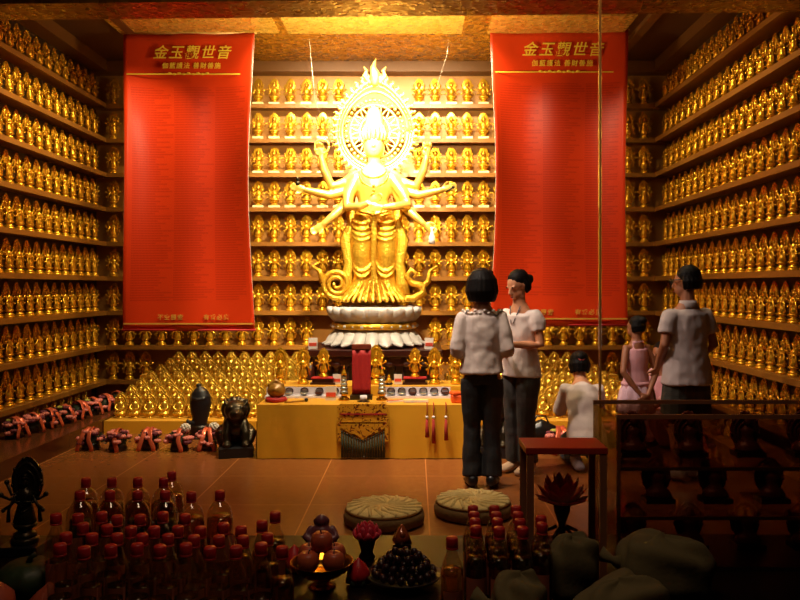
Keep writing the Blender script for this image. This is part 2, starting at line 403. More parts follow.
# cornices
struct('trim_1', MB().box(((XW + XE) / 2, 9.5, 4.16), (XE - XW, .2, .13)), M['moulding'])
struct('trim_2', MB().box((XW + .1, 7.0, 4.17), (.2, 4.9, .13)), M['moulding'])
struct('trim_3', MB().box((XE - .1, 7.0, 4.17), (.2, 4.9, .13)), M['moulding'])
struct('trim_4', MB().box((XW + .9, 7.4, 4.215), (.1, 4.2, .05)), M['moulding'])
struct('trim_5', MB().box((XE - .7, 7.4, 4.215), (.1, 4.2, .05)), M['moulding'])
struct('baseboard_left', MB().box((XW + .38, 7.2, .075), (.76, 4.3, .15)), M['ledge'])
struct('wall_left_lit_band', MB().box((XW + .01, 7.0, .235), (.02, 4.8, .17)), M['plinth'])  # orange board that puts the light on the lower wall into colour
struct('baseboard_right', MB().box((XE - .21, 7.0, .065), (.42, 4.7, .13)), M['plinth'])
# shop window between the visitor and the shrine
win = struct('window_1', MB().box((wx(600, YG), YG, 2.1), (.008, .02, 4.2)), M['joint'])
for a, c in ((XW + .01, wx(600, YG) - .007), (wx(600, YG) + .007, XE - .01)):
    struct('window_pane', MB().box(((a + c) / 2, YG, 2.1), (c - a, .012, 4.2)), M['glass'], win)

# ------------------------------------------------------------------ shelves with their rows of statuettes
SZ = [3.70 - .417 * k for k in range(9)]
for r, z in enumerate(SZ):
    rw = ORD[r + 1]
    for side in ('back', 'left', 'right'):
        b = MB()
        if side == 'back': b.box(((XW + XE) / 2, 9.5, z - .017), (XE - XW, .2, .034)); b.box(((XW + XE) / 2, 9.405, z - .022), (XE - XW, .02, .05))
        elif side == 'left': b.box((XW + .1, 7.09, z - .017), (.2, 4.6, .034)); b.box((XW + .195, 7.09, z - .022), (.02, 4.6, .05))
        else: b.box((XE - .1, 6.94, z - .017), (.2, 4.9, .034)); b.box((XE - .195, 6.94, z - .022), (.02, 4.9, .05))
        o = b.obj('display_shelf', M['shelf'])
        tag(o, f'long wooden statuette shelf on the {side} wall, {rw} from the top', 'shelf', f'shelves on the {side} wall')

def leaf(wd, h, z0, n=9, point=1.35):
    L = []
    for i in range(2 * n):
        t = i / (2 * n)
        a = 2 * PI * t - PI / 2
        x = math.cos(a); z = math.sin(a)
        k = abs(x) ** (point if z > 0 else 1.0)
        L.append((wd / 2 * math.copysign(k, x), z0 + h * (z + 1) / 2))
    return L
def arms6(b, zs, s, r):
    """three pairs of arms: raised, spread, folded"""
    for d in (-1, 1):
        b.tube([(d * .022 * s, 0, zs), (d * .05 * s, -.004, zs - .012 * s), (d * .064 * s, -.012, zs + .034 * s)], r, 5)
        b.tube([(d * .022 * s, 0, zs - .006), (d * .056 * s, -.004, zs - .03 * s), (d * .084 * s, -.014, zs - .012 * s)], r, 5)
        b.tube([(d * .022 * s, 0, zs - .012), (d * .05 * s, -.008, zs - .05 * s), (d * .074 * s, -.018, zs - .066 * s)], r, 5)
        b.tube([(d * .022 * s, 0, zs - .006), (d * .036 * s, -.012, zs - .04 * s), (d * .008 * s, -.036, zs - .034 * s)], r, 5)
        b.ball((d * .065 * s, -.013, zs + .042 * s), .011 * s, 6, 4); b.ball((d * .086 * s, -.015, zs - .008 * s), .011 * s, 6, 4); b.ball((d * .076 * s, -.019, zs - .07 * s), .009 * s, 6, 4)
def halo_relief(b, wd, h, z0, y, rings=((.78, .006), (.5, .005))):
    b.plate(leaf(wd, h, z0), y - .004, y + .006, .003)
    for k, r in rings:
        L = leaf(wd * k, h * k, z0 + h * (1 - k) * .42); L = [(x, y - .006, z) for x, z in L]
        b.tube(L + [L[0]], r, 4, side=(0, 1, 0))
    L = leaf(wd * .95, h * .96, z0 + .004)
    for i in range(0, len(L), 2): b.ball((L[i][0], y - .004, L[i][1]), .007, 5, 4)
def lotus_base(b, r, h, n=12):
    b.lathe([(r * .95, 0), (r * 1.02, h * .08), (r, h * .25), (r * .62, h * .42), (r * .6, h * .55), (r * .95, h * .72), (r * 1.08, h * .9), (r * .9, h)], n, lobes=6, amp=.05)
def make_standing():
    b = MB()       # figure in a pleated robe on its lotus
    b.lathe([(.040, .078), (.047, .085), (.038, .12), (.028, .155), (.03, .175), (.036, .19), (.028, .21), (.011, .219), (.01, .225)], 10, sy=.8)
    b.ball((0, -.002, .242), (.016, .017, .021)); b.ball((0, 0, .266), (.011, .011, .012), 8, 5)
    b.tube([(-.017, -.006, .258), (0, -.02, .264), (.017, -.006, .258)], .004, 5)
    for d in (-1, 1): b.tube([(d * .034, -.012, .19), (d * .058, -.01, .14), (d * .062, -.006, .085)], (.006, .006, .009), 5)
    for z in (.15, .128, .106): b.tube([(-.022, -.018, z + .012), (0, -.03, z), (.022, -.018, z + .012)], .004, 5)
    arms6(b, .205, 1, .0065)
    root = b.obj('standing_statuette', M['gold_small'])
    h = MB(); halo_relief(h, .124, .20, .142, .026); h.obj('halo', M['gold_small'], root)
    p = MB(); p.lathe([(.05, 0), (.054, .006), (.054, .018), (.046, .024)], 12); q = MB(); lotus_base(p, .044, .056, 12)
    for i in range(len(p.v) - 96, len(p.v)): p.v[i] = (p.v[i][0], p.v[i][1], p.v[i][2] + .024)
    p.obj('pedestal', M['gold_small'], root)
    return root
def make_seated():
    b = MB()
    b.lathe([(.052, .085), (.058, .095), (.05, .115), (.03, .13), (.03, .16), (.036, .185), (.03, .20), (.012, .212), (.011, .222)], 12, sy=.75)
    b.ball((0, -.004, .245), (.019, .02, .025)); b.ball((0, 0, .273), (.013, .013, .014), 8, 5)
    for d in (-1, 1): b.tube([(d * .052, -.012, .1), (d * .034, -.042, .098), (0, -.046, .1)], (.014, .014, .012), 6, round_ends=True)
    arms6(b, .2, 1.0, .0075)
    root = b.obj('seated_statuette', M['gold_small'])
    h = MB()
    L = leaf(.112, .15, .185, 10, 1.5); I = [(x * .56, .243 + (z - .243) * .52) for x, z in L]
    n = len(L); vs = [(x, .016, z) for x, z in L] + [(x, .014, z) for x, z in I] + [(x, .026, z) for x, z in L] + [(x, .026, z) for x, z in I]; fs = []
    for i in range(n):
        j = (i + 1) % n; fs += [(i, j, n + j, n + i), (2 * n + j, 2 * n + i, 3 * n + i, 3 * n + j), (j, i, 2 * n + i, 2 * n + j), (n + i, n + j, 3 * n + j, 3 * n + i)]
    h.add(vs, fs, False); h.obj('halo', M['gold_small'], root)
    p = MB(); lotus_base(p, .05, .05, 12)
    for i in range(len(p.v)): p.v[i] = (p.v[i][0], p.v[i][1], p.v[i][2] + .034)
    p.obj('lotus_seat', M['gold_small'], root)
    q = MB(); q.box((0, 0, .017), (.125, .09, .034)); q.obj('plinth_block', M['gold_base_lit'], root)
    return root
def make_tier():
    b = MB()
    b.lathe([(.05, .03), (.058, .042), (.05, .064), (.028, .08), (.03, .12), (.036, .142), (.028, .158), (.012, .168), (.011, .176)], 12, sy=.7)
    b.ball((0, -.008, .196), (.02, .021, .025)); b.ball((0, -.004, .223), (.012, .012, .012), 8, 5)
    for d in (-1, 1):
        b.tube([(d * .05, -.01, .05), (d * .034, -.042, .046), (0, -.048, .048)], (.014, .014, .012), 6, round_ends=True)
        b.tube([(d * .034, -.004, .14), (d * .046, -.02, .1), (d * .008, -.05, .082)], .011, 6)
    lotus_base(b, .05, .034, 12)
    root = b.obj('flame_backed_statuette', M['gold_light'])
    h = MB(); halo_relief(h, .142, .235, .028, .03, ((.84, .006), (.6, .005), (.4, .004))); h.obj('halo', M['gold_light'], root)
    return root
P_ST, P_SE, P_TI = make_standing(), make_seated(), make_tier()
used = set()
def place(proto, loc, rz, label, group, cat='statuette'):
    j = random.uniform(-.06, .06)
    if proto.name not in used:
        used.add(proto.name); tag(proto, label, cat, group); proto.location = loc; proto.rotation_euler = (0, 0, rz + j); return proto
    return dup(proto, loc, rz + j, label, group)
# side walls: the rows that lie inside the frame
PITCH = .196
for r, z in enumerate(SZ):
    for k in range(12):
        y = 9.29 - PITCH * k
        if px(XW + .1, y) < -14: continue
        place(P_ST, (XW + .1, y, z), PI / 2, f'gold many-armed statuette on left wall, {ORD[r+1]} shelf down, {ORD[k+1]} from the corner', 'gold statuettes on the left wall')
    for k in range(18):
        y = 9.29 - PITCH * k
        X = px(XE - .1, y); Y = py(z, y)
        if X > 815 or Y < 14: continue
        place(P_ST, (XE - .1, y, z), -PI / 2, f'gold many-armed statuette on right wall, {ORD[r+1]} shelf down, {ORD[k+1]} from the corner', 'gold statuettes on the right wall')
# back wall
for r, z in enumerate(SZ):
    cnt = {}
    for k in range(34):
        x = LX + PITCH * (k - 16.5) + .0
        X = px(x, 9.47); Y0 = py(z, 9.47); Y1 = Y0 - 27
        if X < 104 or X > 659: continue
        if r >= 4 and 612 < X < 628 and r < 7: continue
        if (129 < X < 246 or 503 < X < 620) and Y0 < 326: continue     # behind the banners
        if r == 8 and 158 < X < 612: continue                           # behind the tiers and the altar
        if r == 7 and 322 < X < 428: continue
        if 352 < X < 398 and r >= 3: continue
        if 343 < X < 407 and r in (0, 1, 2): continue
        zone = 'beside the left corner' if X < 129 else 'under the left banner' if X < 250 else 'left of the big statue' if X < 375 else 'right of the big statue' if X < 500 else 'under the right banner' if X < 622 else 'beside the right corner'
        c = cnt[zone] = cnt.get(zone, 0) + 1
        pr, wd = (P_SE, 'seated') if r < 4 and 250 < X < 500 else (P_ST, 'standing')
        place(pr, (x, 9.475, z), 0, f'gold {wd} statuette {zone}, {ORD[r+1]} shelf down, {ORD[c]} in its run', 'gold statuettes on the back wall')

# ------------------------------------------------------------------ stepped stands of flame-backed statuettes
def zt(i): return .13 + .058 * i
def yt(i): return 8.1 + .15 * i
for side in (-1, 1):
    b = MB(); x0, x1 = (-3.16, -1.2) if side < 0 else (.34, 2.34)
    pr = [(7.90, 0), (7.90, .128)]
    for i in range(7): pr += [(yt(i) - .055, zt(i - 1) if i else .128), (yt(i) - .055, zt(i))]
    pr += [(9.1, zt(6)), (9.1, 0)]; n = len(pr)
    b.add([(x0, y, z) for y, z in pr] + [(x1, y, z) for y, z in pr], [tuple(range(n)), tuple(range(2 * n - 1, n - 1, -1))] + [(i, n + i, n + (i + 1) % n, (i + 1) % n) for i in range(n)], False)
    o = b.obj('stepped_stand', M['yellow_cloth'])
    tag(o, f'stepped stand under yellow cloth, {"left" if side < 0 else "right"} of the altar, carrying gold statuettes', 'display stand', 'stepped stands')
    for i in range(7):
        n = 0
        for k in range(14):
            x = (-3.07 + .055 * i + .152 * k) if side < 0 else (2.25 - .055 * i - .152 * k)
            if (side < 0 and x > -1.25) or (side > 0 and x < .4): break
            X = px(x, yt(i))
            n += 1
            place(P_TI, (x, yt(i), zt(i) + .002), 0, f'flame-backed gold statuette on the {"left" if side < 0 else "right"} stepped stand, {ORD[i+1]} row up, {ORD[n]} from the outer end', 'statuettes on the stepped stands')
# low rows on the wall plinths
for k in range(9):
    y = 8.9 - .19 * k
    place(P_TI, (XW + .16, y, .152), PI / 2, f'small flame-backed statuette on the low plinth by the left wall, {ORD[k+1]} from the back', 'statuettes on the left plinth').scale = (.6,) * 3
for k in range(12):
    y = 8.9 - .19 * k
    X = px(XE - .28, y)
    if 660 < X < 718: continue
    place(P_TI, (XE - .28, y, .132), -PI / 2, f'small flame-backed statuette on the low plinth by the right wall, {ORD[k+1]} from the back', 'statuettes on the right plinth').scale = (.66,) * 3
# ------------------------------------------------------------------ text
def text_mesh(name, body, size, loc, m, parent=None, shear=0, offset=0, spacing=1, rx=PI / 2, align='CENTER'):
    c = bpy.data.curves.new(name, 'FONT'); c.body = body; c.size = size; c.extrude = .002; c.shear = shear; c.offset = offset
    c.align_x = align; c.space_character = spacing
    t = bpy.data.objects.new(name, c); COL.objects.link(t)
    dg = bpy.context.evaluated_depsgraph_get(); dg.update()
    me = bpy.data.meshes.new_from_object(t.evaluated_get(dg)); bpy.data.objects.remove(t); bpy.data.curves.remove(c)
    me.materials.clear(); me.materials.append(m)
    o = bpy.data.objects.new(name, me); COL.objects.link(o); o.location = loc; o.rotation_euler = (rx, 0, 0)
    if parent is not None: o.parent = parent
    return o

# ------------------------------------------------------------------ banners
YN = 8.3
def banner(xl, xr, zt_, zb, side, pull):
    cx = (xl + xr) / 2; W = xr - xl; H = zt_ - zb
    lab = 'long red hanging banner with gold heading and columns of names, ' + ('left of the statue' if side < 0 else 'right of the statue')
    def P(u, v):
        waist = 1 - pull * math.sin(PI * min(1, v * 1.02)) ** 1.3
        x = (u - .5) * W * waist
        curl = .10 * abs(2 * u - 1) ** 5 * math.sin(PI * v)            # the edges curl forward
        y = -curl - .015 * math.sin(v * 5 + u * 3) - .012 * math.cos(u * 13)
        z = -H * (1 - v) - .02 * (u - .5) * side * (1 - v)
        return (x, y, z)
    b = MB(); b.grid(P, 36, 40)
    root = b.obj('hanging_banner', [M['banner'], M['banner_back']])
    uvl = root.data.uv_layers.new(name='UVMap')
    for lp in root.data.loops:
        i = lp.vertex_index; uvl.data[lp.index].uv = ((i % 37) / 36, (i // 37) / 40)
    md = root.modifiers.new('s', 'SOLIDIFY'); md.thickness = .006; md.offset = -1; md.material_offset = 1; md.material_offset_rim = 1
    dg = bpy.context.evaluated_depsgraph_get(); dg.update()
    root.data = bpy.data.meshes.new_from_object(root.evaluated_get(dg)); root.modifiers.clear()
    # face the printed side to the room
    tag(root, lab, 'banner', 'red name banners'); root.location = (cx, YN, zt_)
    r = MB(); r.tube([(-W / 2 - .02, 0, .012), (W / 2 + .02, 0, .012)], .016, 8); r.obj('top_rod', M['joint'], root)
    r = MB(); r.tube([(-W / 2 - .01, -.01, -H + .0), (W / 2 + .01, -.01, -H + .0)], .012, 8); r.obj('bottom_rod', M['red_cloth'], root)
    k = W / 1.4
    text_mesh('heading', '金玉觀世音', .152 * k, (.03, -.032, -.26 * k), M['text_gold'], root, .28, .0015, 1.2)
    text_mesh('subheading', '伽藍護法 善財善施', 0.068 * k, (.03, -.032, -.37 * k), M['text_gold'], root, .1, .0005, 1.22)
    r = MB(); r.box((0, -.03, -.435 * k), (W * .96, .004, .012))
    for i in range(9): r.ball((-.2 + .05 * i, -.03, -.427 * k - .008 * (i % 2)), (.022, .004, .012), 6, 4)
    r.obj('ornament_line', M['text_gold'], root)
    text_mesh('footer', '不空羂索　　　有求必應', .062 * k, (.05, -.034, -H + .115), M['print_gold'], root, .1, .001, 1.25)
    r = MB(); r.box((0, -.034, -H + .068), (W * .985, .004, .016)); r.obj('footer_line', M['print_gold'], root)
    return root
banner(wx(123.5, YN), wx(255, YN), wz(34, YN), wz(330, YN), -1, .075)
banner(wx(490, YN), wx(627.5, YN), wz(30, YN), wz(325, YN), 1, .07)

# ------------------------------------------------------------------ the altar
# dark rosewood table that carries the statue
YS = 8.4
t = thing('altar_table', 'dark rosewood table under the white lotus and the large gold statue', 'table', (LX, YS, 0))
MB().box((0, 0, .82), (1.44, 1.1, .07)).obj('tabletop', M['rosewood'], t, bevel=.008)
b = MB(); b.box((0, -.49, .735), (1.3, .03, .1))
for i in range(7): b.ball((-.54 + .18 * i, -.505, .70), (.05, .012, .03), 8, 5)
b.obj('apron', M['rosewood'], t)
for sx in (-1, 1):
    for sy in (-1, 1):
        MB().tube([(sx * .62, sy * .46, .79), (sx * .64, sy * .48, .5), (sx * .6, sy * .45, .15), (sx * .65, sy * .49, .0)], [.05, .055, .042, .05], 10).obj('leg', M['rosewood'], t)
MB().box((0, .0, .45), (1.2, .9, .5)).obj('inner_panel', M['dark_wood'], t)
b = MB(); b.box((0, -.452, .66), (1.2, .008, .06))
for i in range(15): b.tube([(-.56 + .08 * i, -.462, .72), (-.56 + .08 * i, -.462, .25)], .008, 6)
b.obj('grille', M['rosewood'], t)

# white marble lotus
lo = thing('lotus_pedestal', 'white marble double lotus pedestal with gold beaded band under the gold statue', 'pedestal', (LX, YS, .857))
b = MB(); b.lathe([(.44, .0), (.46, .02), (.43, .1), (.40, .18), (.40, .22)], 40); b.obj('foot', M['white_stone'], lo)
def petal_ring(n, fn, m, name):
    b = MB()
    for k in range(n):
        a = 2 * PI * k / n; b.x = Matrix.Rotation(a, 4, 'Z'); fn(b, n)
    b.x = None
    return b.obj(name, m, lo, solid=.016)
def low_petal(b, n):
    w0 = PI * .5 / n * 1.12
    def P(u, v):
        wd = w0 * (1 if v < .55 else math.sqrt(max(0, 1 - ((v - .55) / .45) ** 2.2))) * .98
        r = .41 + .12 * v ** 1.4 + .035 * math.sin(v * PI) + (.03 * (v > .85)) - .045 * (2 * u - 1) ** 2
        return ((2 * u - 1) * wd, -r, .185 - .17 * v)
    b.grid(P, 8, 9)
petal_ring(22, low_petal, M['white_stone'], 'lower_petals')
def up_petal(b, n):
    w0 = PI * .52 / n * 1.1
    def P(u, v):
        wd = w0 * (.8 + .2 * v) * (1 if v < .7 else math.sqrt(max(0, 1 - ((v - .7) / .3) ** 2.5)))
        r = .42 + .085 * math.sin(min(1, v * 1.15) * PI * .55) - .04 * (2 * u - 1) ** 2
        return ((2 * u - 1) * wd, -r, .255 + .165 * v)
    b.grid(P, 8, 9)
petal_ring(20, up_petal, M['white_stone'], 'upper_petals')
b = MB(); b.lathe([(.40, .25), (.47, .30), (.49, .37), (.48, .415), (.3, .42)], 40); b.obj('seat', M['white_stone'], lo)
b = MB(); b.lathe([(.41, .185), (.455, .19), (.462, .22), (.455, .25), (.41, .255)], 40); b.obj('band', M['gold_robe'], lo)
b = MB()
for k in range(28):
    a = 2 * PI * k / 28; b.ball((.462 * math.cos(a), .462 * math.sin(a), .22), .018 if k % 2 == 0 else .011, 8, 5)
b.obj('beads', M['white_stone'], lo)

# the large many-armed statue
G = thing('guanyin_statue', 'large gold many-armed standing goddess statue with openwork flame halo on white lotus', 'statue', (LX, YS, 1.334))
b = MB()
b.tube([(0, .02, .80), (0, .01, .95), (-.01, .0, 1.08), (0, -.01, 1.22), (0, 0, 1.36), (0, .01, 1.43), (0, .0, 1.49), (0, -.005, 1.56)],
       [(.21, .15), (.185, .13), (.165, .115), (.20, .13), (.235, .12), (.15, .09), (.068, .068), (.062, .065)], 18)
b.ball((0, -.025, 1.67), (.1, .105, .14), 16, 12); b.ball((0, -.05, 1.6), (.07, .07, .06), 12, 8)
b.tube([(0, -.118, 1.70), (0, -.142, 1.655), (0, -.12, 1.645)], (.012, .02, .014), 6)     # nose
for d in (-1, 1): b.ball((d * .035, -.112, 1.69), (.02, .012, .009), 8, 5); b.tube([(d * .09, 0, 1.70), (d * .098, 0, 1.63), (d * .094, -.005, 1.57)], (.018, .016, .012), 6)
b.ball((0, -.118, 1.612), (.024, .014, .01), 8, 5)
def hand(b, w_, d, s=1.0, curl=.3, up=(0, -1, 0)):
    """palm, four fingers and a thumb leaving wrist point w_ along d"""
    w_ = Vector(w_); d = Vector(d).normalized(); u = Vector(up); u = (u - d * u.dot(d)).normalized(); sd = d.cross(u)
    b.tube([w_, w_ + d * .035 * s, w_ + d * .085 * s], [(.02 * s, .016 * s), (.036 * s, .017 * s), (.04 * s, .014 * s)], 8, side=tuple(sd), round_ends=True)
    for i, L in enumerate((.066, .078, .074, .058)):
        o = w_ + d * .08 * s + sd * (i - 1.5) * .0205 * s
        b.tube([o, o + d * L * .4 * s + u * curl * .008 * s, o + d * L * (.72 - curl * .08) * s + u * curl * .03 * s, o + d * L * (1 - curl * .25) * s + u * curl * .06 * s], [.0095 * s, .0092 * s, .0085 * s, .007 * s], 6, round_ends=True)
    o = w_ + d * .03 * s + sd * -.03 * s
    b.tube([o, o + d * .03 * s - sd * .022 * s + u * .012 * s, o + d * .062 * s - sd * .026 * s + u * .026 * s], [.012 * s, .0105 * s, .009 * s], 6, round_ends=True)
def statue_arm(pts, rr, hd, s=1.15):
    b.tube(pts, rr, 10, round_ends=True); hand(b, pts[-1], hd, s)
for d in (-1, 1):
    statue_arm([(d * .20, 0, 1.35), (d * .30, .0, 1.28), (d * .455, -.04, 1.24), (d * .53, -.06, 1.40), (d * .56, -.07, 1.53)], [.07, .068, .052, .046, .034], (d * .1, -.1, 1))
    statue_arm([(d * .19, .02, 1.33), (d * .32, .0, 1.19), (d * .48, -.05, 1.14), (d * .62, -.08, 1.17), (d * .72, -.1, 1.19)], [.07, .064, .05, .042, .032], (d * 1, -.1, .25))
    statue_arm([(d * .19, -.01, 1.30), (d * .27, -.03, 1.12), (d * .34, -.06, 1.00), (d * .45, -.1, .90), (d * .53, -.12, .83)], [.065, .06, .05, .044, .032], (d * .8, -.1, -.6))
statue_arm([(.19, -.03, 1.32), (.31, -.08, 1.15), (.35, -.13, 1.03), (.22, -.24, 1.00), (.12, -.27, .99)], [.072, .066, .055, .046, .034], (-1, -.2, -.1), 1.2)
statue_arm([(-.19, -.03, 1.32), (-.27, -.1, 1.14), (-.27, -.16, 1.0), (-.13, -.25, 1.0), (-.06, -.27, 1.03)], [.07, .064, .052, .044, .034], (1, -.1, .5), 1.2)
for d in (-1, 1):       # feet
    b.tube([(d * .11, .02, .06), (d * .115, -.06, .045), (d * .125, -.2, .03)], [(.05, .05), (.055, .042), (.05, .025)], 8, round_ends=True)
b.obj('body', M['gold_statue'], G, remesh=.011, smooth=2)
# robe: two wrapped legs, hem, swags
b = MB()
for d in (-1, 1):
    b.tube([(d * .09, .0, .92), (d * .13, -.01, .72), (d * .135, -.03, .5), (d * .125, -.01, .28), (d * .14, -.02, .1), (d * .17, -.05, .012)],
           [(.13, .13), (.125, .14), (.108, .125), (.098, .11), (.115, .125), (.15, .16)], 18)
b.tube([(0, .02, 1.0), (0, .02, .86), (0, .03, .6), (0, .04, .3), (0, .04, .02)], [(.19, .14), (.22, .15), (.19, .11), (.17, .1), (.26, .15)], 16)
for d in (-1, 1):
    for i, (z, dp) in enumerate(((.90, .07), (.85, .09), (.80, .10), (.75, .10), (.47, .15), (.42, .16), (.10, .07))):
        cx = d * .125; rx = .125 if z > .6 else .115
        pts = []
        for k in range(9):
            a = -1.25 + 2.5 * k / 8
            pts.append((cx + rx * math.sin(a) * 1.04, -.01 - (.138 if z > .6 else .125) * math.cos(a), z - dp * math.cos(a * 1.15)))
        b.tube(pts, [.004, .011, .014, .016, .017, .016, .014, .011, .004], 6)
for k in range(15):
    a = -PI * .95 + PI * .9 * k / 14
    b.tube([(.25 * math.cos(a) * .8, -.02 + .15 * math.sin(a), .22), (.31 * math.cos(a), -.03 + .19 * math.sin(a), .08), (.37 * math.cos(a), -.03 + .24 * math.sin(a), .012)], [.006, .018, .024], 6, round_ends=True)
b.tube([(-.2, -.1, 1.0), (-.1, -.165, .95), (0, -.18, .93), (.1, -.165, .95), (.2, -.1, 1.0)], [(.03, .02)] * 5, 8)
b.tube([(0, -.185, .93), (.01, -.19, .7), (-.005, -.17, .45), (.01, -.15, .1)], [(.028, .016), (.035, .016), (.028, .014), (.04, .014)], 8)
b.obj('robe', M['gold_robe'], G, remesh=.011, smooth=1)
# scarves that fall from the hips and roll up in scrolls beside the feet
b = MB()
for d in (-1, 1):
    b.tube([(d * .22, .05, 1.3), (d * .27, .03, 1.05), (d * .24, -.0, .86), (d * .31, -.02, .66), (d * .27, -.02, .42), (d * .30, -.03, .2), (d * .33, -.05, .06)], [(.05, .018), (.055, .02), (.05, .02), (.065, .02), (.055, .022), (.07, .022), (.06, .03)], 8)
pts = []; rr = []
for k in range(34):           # spiral scroll
    a = k / 33 * 2.35 * 2 * PI; r = .165 - .135 * k / 33
    pts.append((-.40 + r * math.cos(-a - .9), -.05, .19 + r * math.sin(-a - .9))); rr.append((.03, .032 - .014 * k / 33))
b.tube([(-.28, -.04, .03)] + pts, [(.03, .03)] + rr, 8, side=(0, 1, 0), round_ends=True)
b.tube([(-.55, -.05, .2), (-.585, -.05, .33), (-.66, -.05, .38), (-.60, -.05, .42)], [.03, .028, .02, .008], 8, side=(0, 1, 0))
b.tube([(.3, -.04, .04), (.42, -.05, .03), (.53, -.05, .09), (.52, -.05, .17), (.40, -.05, .2), (.35, -.05, .27), (.40, -.05, .34), (.46, -.05, .30), (.43, -.05, .265)], [.035, .042, .045, .042, .036, .032, .028, .022, .014], 8, side=(0, 1, 0), round_ends=True)
b.tube([(.51, -.05, .15), (.585, -.05, .22), (.6, -.05, .33), (.68, -.05, .38)], [.035, .03, .022, .008], 8, side=(0, 1, 0), round_ends=True)
b.obj('scarf', M['gold_robe'], G)
# crown and jewels
b = MB()
b.lathe([(.10, 1.735), (.112, 1.76), (.115, 1.80), (.112, 1.87), (.098, 1.94), (.088, 2.0), (.07, 2.05), (.04, 2.09), (.01, 2.11)], 16, c=(0, -.01, 0), lobes=8, amp=.03)
for k in range(9):
    a = -PI + PI * k / 8; x, y = .115 * math.cos(a), .115 * math.sin(a) - .015
    b.tube([(x, y, 1.74), (x * 1.12, y * 1.12, 1.80), (x * .9, y * .9, 1.88 + .04 * math.sin(-a))], [.014, .022, .004], 6, round_ends=True)
b.ball((0, -.12, 1.82), (.026, .015, .04), 8, 6)
b.obj('crown', M['gold_statue'], G)
b = MB()
for rx, rz_, z in ((.13, .1, 1.42), (.16, .18, 1.40)):
    b.tube([(rx * math.sin(a), -.085 - .045 * math.cos(a), z - rz_ * math.cos(a)) for a in [-1.5 + 3 * k / 12 for k in range(13)]], .011, 6)
for k in range(7): b.ball((0, -.14 - .002 * k, 1.23 - .045 * k), .016, 8, 5)
b.obj('necklace', M['gold_robe'], G)
# openwork halo
b = MB(); HC = Vector((0, .14, 1.86))
def ring(sc, r, k=1, tip=0):
    pts = []
    for i in range(49):
        a = 2 * PI * i / 48; t_ = max(0, math.sin(a)) ** 6 * tip
        pts.append((HC.x + sc * math.cos(a), HC.y, HC.z + sc * 1.08 * math.sin(a) + t_))
    b.tube(pts, r, 6, side=(0, 1, 0))
ring(.42, .02, tip=.10); ring(.36, .016, tip=.05); ring(.27, .014); ring(.165, .016); ring(.39, .012, tip=.08)
for k in range(16):
    a = 2 * PI * k / 16 + PI / 16; L = []
    for i in range(11):
        t_ = i / 10; rr_ = .165 + .105 * math.sin(PI * t_) ; an = a + (t_ - .5) * .34
        L.append((HC.x + rr_ * math.cos(an), HC.y - .008, HC.z + rr_ * 1.08 * math.sin(an)))
    b.tube(L, .009, 5, side=(0, 1, 0))
for k in range(40):
    a = 2 * PI * k / 40; tip = max(0, math.sin(a)) ** 6 * .08
    for rr_, s_ in ((.315, .019), (.40, .014)):
        b.ball((HC.x + rr_ * math.cos(a + .05 * (rr_ > .35)), HC.y - .01, HC.z + rr_ * 1.08 * math.sin(a) + tip * (rr_ > .35)), s_, 6, 4)
for k in range(44):
    a = 2 * PI * k / 44; tip = max(0, math.sin(a)) ** 6 * .11
    if math.sin(a) < -.93: continue
    c, s_ = math.cos(a), math.sin(a); q = lambda r_, da: (HC.x + r_ * math.cos(a + da), HC.y, HC.z + r_ * 1.08 * math.sin(a + da) + tip)
    b.tube([q(.42, 0), q(.455, .03), q(.475, -.015), q(.49, .02)], [.022, .024, .014, .008], 6, side=(0, 1, 0), round_ends=True)
b.tube([(0, .14, 2.40), (.0, .14, 2.50), (-.02, .14, 2.57), (.01, .14, 2.66)], [.05, .055, .03, .004], 8, side=(0, 1, 0), round_ends=True)
for d in (-1, 1):
    b.tube([(d * .06, .14, 2.40), (d * .11, .14, 2.47), (d * .09, .14, 2.53), (d * .12, .14, 2.57)], [.03, .034, .018, .005], 6, side=(0, 1, 0), round_ends=True)
b.tube([(0, .06, 1.3), (0, .15, 1.45), (0, .15, 1.62)], .025, 8)
b.obj('halo', M['gold_statue'], G)
# what the hands hold
b = MB(); b.lathe([(.03, -.13), (.036, -.1), (.034, -.06), (.02, -.02), (.013, .02), (.02, .05)], 12, c=(.62, -.16, .74)); b.obj('white_vase', M['white_paint'], G)
b = MB(); b.tube([(-.555 + .075 * math.cos(a), -.08, 1.66 + .075 * math.sin(a)) for a in [2 * PI * k / 24 for k in range(25)]], .012, 6, side=(0, 1, 0)); b.obj('ring', M['gold_statue'], G)
b = MB(); b.tube([(.57, -.07, 1.55), (.57, -.07, 1.66)], .012, 6)
for k in range(9): b.ball((.57 + .035 * math.cos(k * .7), -.07 + .02 * math.sin(k * .7), 1.66 + .03 * math.sin(k * 1.9)), .022, 6, 5)
b.obj('lotus_bud', M['gold_statue'], G)
b = MB(); b.tube([(-.80, -.11, 1.16), (-.81, -.11, 1.30)], .01, 6); b.ball((-.81, -.11, 1.31), .022, 8, 6); b.ball((-.81, -.11, 1.26), .028, 8, 5); b.obj('bell', M['bronze'], G)
b = MB(); b.tube([(.77, -.11, 1.17), (.85, -.12, 1.22)], .012, 6); b.ball((.85, -.12, 1.22), .02, 8, 5); b.obj('staff_head', M['bronze'], G)
